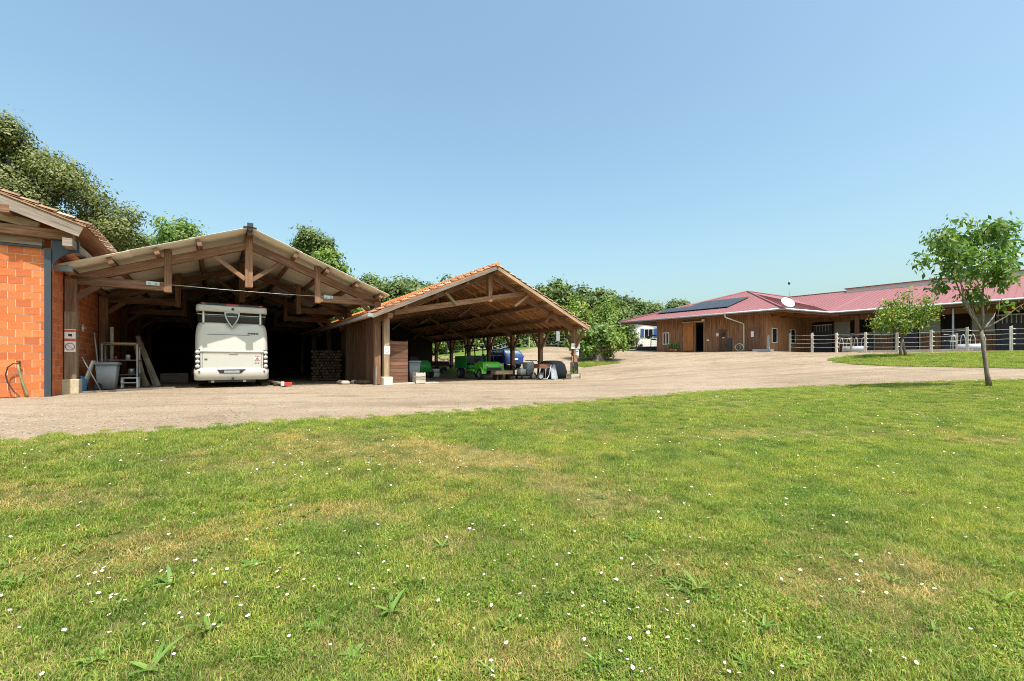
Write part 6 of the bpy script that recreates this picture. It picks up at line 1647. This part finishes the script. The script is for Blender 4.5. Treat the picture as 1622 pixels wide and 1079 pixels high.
# ------------------------------------------------------------------ daisies and weeds in the lawn
M['petal'] = plain('daisy_petal', (.82, .80, .78), .6, var=.04)
M['yolk'] = plain('daisy_centre', (.62, .42, .03), .7)
def daisy_mesh(seed):
    b = MB(); r = random.Random(seed); n = 11
    for k in range(n):
        a = 2 * math.pi * k / n + r.uniform(-.1, .1); d = Vector((math.cos(a), math.sin(a), r.uniform(-.02, .2))); s = Vector((-math.sin(a), math.cos(a), 0)); L_ = .0125 * r.uniform(.85, 1.1)
        o = Vector((0, 0, .055)); b.poly([o + d * .003 - s * .0012, o + d * L_ - s * .003, o + d * L_ * 1.08, o + d * L_ + s * .003, o + d * .003 + s * .0012], 0, [(0, 0)] * 5)
    b.lathe([(.0045, .054), (.004, .0575), (0, .059)], (0, 0, 0), Z3, 7, 1)
    b.tube([(0, 0, 0), (.002, 0, .055)], .0012, 4, 2)
    return b
dm = [daisy_mesh(i).mesh('daisy', ['petal', 'yolk', 'blade']) for i in range(3)]
dr_ = random.Random(99); dpts = []
clus = [ground_at(dr_.uniform(-100, 1720), dr_.uniform(660, 1075), 1.0) for _ in range(45)] + [ground_at(x, y, 1.0) for x, y in ((30, 1060), (150, 940), (90, 1010), (30, 985), (210, 960), (560, 870), (540, 880), (385, 950), (840, 930), (870, 925), (1155, 1060), (1130, 1040), (1080, 1070), (960, 965), (1000, 905), (1310, 970), (1350, 960), (1430, 970))]
for (cx, cy) in clus:
    for _ in range(dr_.randint(2, 9)):
        x, y = cx + dr_.gauss(0, .35), cy + dr_.gauss(0, .28)
        dpts.append((x, y))
for _ in range(420):
    y = 1.5 + 7 * dr_.random() ** .8; x = dr_.uniform(-1.2, 1.2) * y; dpts.append((x, y))
ok = inside(LAWN_POLY, np.array([p[0] for p in dpts]), np.array([p[1] for p in dpts]))
dpts = sorted([p for p, k in zip(dpts, ok) if k and p[1] > 1.6 and abs(p[0]) < 1.2 * p[1] + .2], key=lambda p: p[1])
near_d, far_d = dpts[:170], dpts[170:]
for i, (x, y) in enumerate(near_d):
    o = link('daisy', dm[i % 3]); o.location = (x, y, h1(x, y) + .015); o.rotation_euler = (dr_.uniform(-.45, .45), dr_.uniform(-.45, .45), dr_.uniform(0, 6.28)); s_ = dr_.uniform(.5, .8); o.scale = (s_, s_, s_ * dr_.uniform(.7, 1.15))
    tag(o, 'white daisy with yellow centre flowering in the short lawn grass', 'daisy', 'daisies in the lawn')
dc = bpy.data.collections.new('flower_heads'); 
fb = MB()
for k in range(7):
    a = k * .8976; fb.v.append((.0145 * math.cos(a), .0145 * math.sin(a), .05))
fb.f.append(tuple(range(7))); fb.uv.append([(0, 0)] * 7); fb.mi.append(0); fb.sm.append(False)
fb.lathe([(.005, .051), (0, .056)], (0, 0, 0), Z3, 6, 1)
dc.objects.link(bpy.data.objects.new('flower_head', fb.mesh('flower_head', ['petal', 'yolk'])))
er = np.random.RandomState(5); ex = er.uniform(-11, 20, 6000); ey = er.uniform(4.5, 13, 6000); ek = inside(LAWN_POLY, ex, ey) & (np.sin(ex * 1.3 + ey * .7) + np.sin(ex * .45 - ey * 1.9) + er.randn(6000) * .8 > 1.3)
fx_ = np.array([p[0] for p in far_d] + list(ex[ek])); fy_ = np.array([p[1] for p in far_d] + list(ey[ek]))
scatter('distant_daisies', np.stack([fx_, fy_, H(fx_, fy_) + .012], 1), np.stack([er.uniform(-.5, .5, len(fx_)), er.uniform(-.5, .5, len(fx_)), er.rand(len(fx_)) * 6], 1), er.uniform(.4, .8, len(fx_)), np.zeros(len(fx_)), dc)
# broad leaved weeds: plantain rosettes and dock
def weed_mesh(seed, n, L, w, up):
    r = random.Random(seed); b = MB()
    for k in range(n):
        a = 2 * math.pi * k / n + r.uniform(-.4, .4); l = L * r.uniform(.6, 1.1); e = up * r.uniform(.5, 1.3); d = Vector((math.cos(a), math.sin(a), 0)); s = Vector((-math.sin(a), math.cos(a), 0))
        rows = []
        for t in (0, .3, .65, 1):
            rows.append((d * l * t * math.cos(e * (1 - .5 * t)) + Vector((0, 0, l * t * math.sin(e) * (1 - .45 * t) + .004)), w * math.sin(math.pi * min(1, .12 + t * .88)) * (1 if t < 1 else 0) + .0015))
        o = len(b.v)
        for (p, ww) in rows: b.v += [tuple(p - s * ww), tuple(p + Vector((0, 0, -ww * .35))), tuple(p + s * ww)]
        for i in range(3):
            for j in range(2): b.quad((o + i * 3 + j, o + i * 3 + j + 1, o + (i + 1) * 3 + j + 1, o + (i + 1) * 3 + j), [(0, 0)] * 4, 0, True)
    return b.mesh('weed', 'leaf_weed')
wm = [weed_mesh(1, 9, .15, .018, .5), weed_mesh(2, 7, .19, .013, .8), weed_mesh(3, 11, .12, .022, .35), weed_mesh(4, 5, .22, .016, 1.0)]
wpx = [(100, 890), (128, 878), (205, 915), (270, 935), (320, 880), (185, 970), (60, 1000), (330, 1010), (160, 1050), (430, 1055), (500, 1000), (620, 980), (620, 900), (700, 870), (640, 840), (880, 950), (1000, 860), (1040, 900), (1110, 900), (1105, 940), (1200, 880), (1210, 1000), (1300, 900), (1430, 860), (1560, 900), (1590, 960), (1580, 1040), (1480, 1010), (1180, 1060), (950, 1060), (1530, 800), (1350, 890), (720, 1060), (800, 1000), (560, 1040), (1410, 930), (1250, 1060), (30, 930), (400, 900), (240, 1070)]
wr = random.Random(4)
for i, (px, py) in enumerate(wpx):
    x, y = ground_at(px, py, 1.0); k = i % 4
    o = link('weed', wm[k]); o.location = (x, y, h1(x, y) + .012); o.rotation_euler = (0, 0, wr.uniform(0, 6.28)); s_ = wr.uniform(.4, .8); o.scale = (s_, s_, s_)
    tag(o, ['flat rosette of broad green weed leaves in the lawn', 'narrow upright leaves of a dandelion in the lawn', 'low round leaved weed pressed into the lawn', 'few tall pointed dock leaves in the lawn'][k], 'weed', ['flat rosettes in the lawn', 'dandelions in the lawn', 'round leaved weeds in the lawn', 'dock plants in the lawn'][k])

wc = bpy.data.collections.new('weed_leaves')
for m_ in wm[:3]: wc.objects.link(bpy.data.objects.new('weed_rosette', m_))
wc.objects.link(bpy.data.objects.new('weed_rosette', weed_mesh(9, 14, .09, .016, .6)))
vr = np.random.RandomState(8); vx = vr.uniform(-11, 20, 26000); vy = vr.uniform(1.2, 13, 26000)
_wn = sine_noise(61, 2.6)
vk = inside(LAWN_POLY, vx, vy) & (np.abs(vx) < 1.22 * vy + .4) & (_wn(vx, vy) + vr.randn(26000) * .6 > np.where(vy < 4.5, .65, 1.0)) & (vr.rand(26000) < np.where(vy < 5, 1, .6))
vx, vy = vx[vk], vy[vk]; rt = slope_rot(vx, vy); rt[:, 2] = vr.rand(len(vx)) * 6.28
scatter('ground_weeds', np.stack([vx, vy, H(vx, vy) + .008], 1), rt, vr.uniform(.22, .55, len(vx)), vr.randint(0, 4, len(vx)), wc)
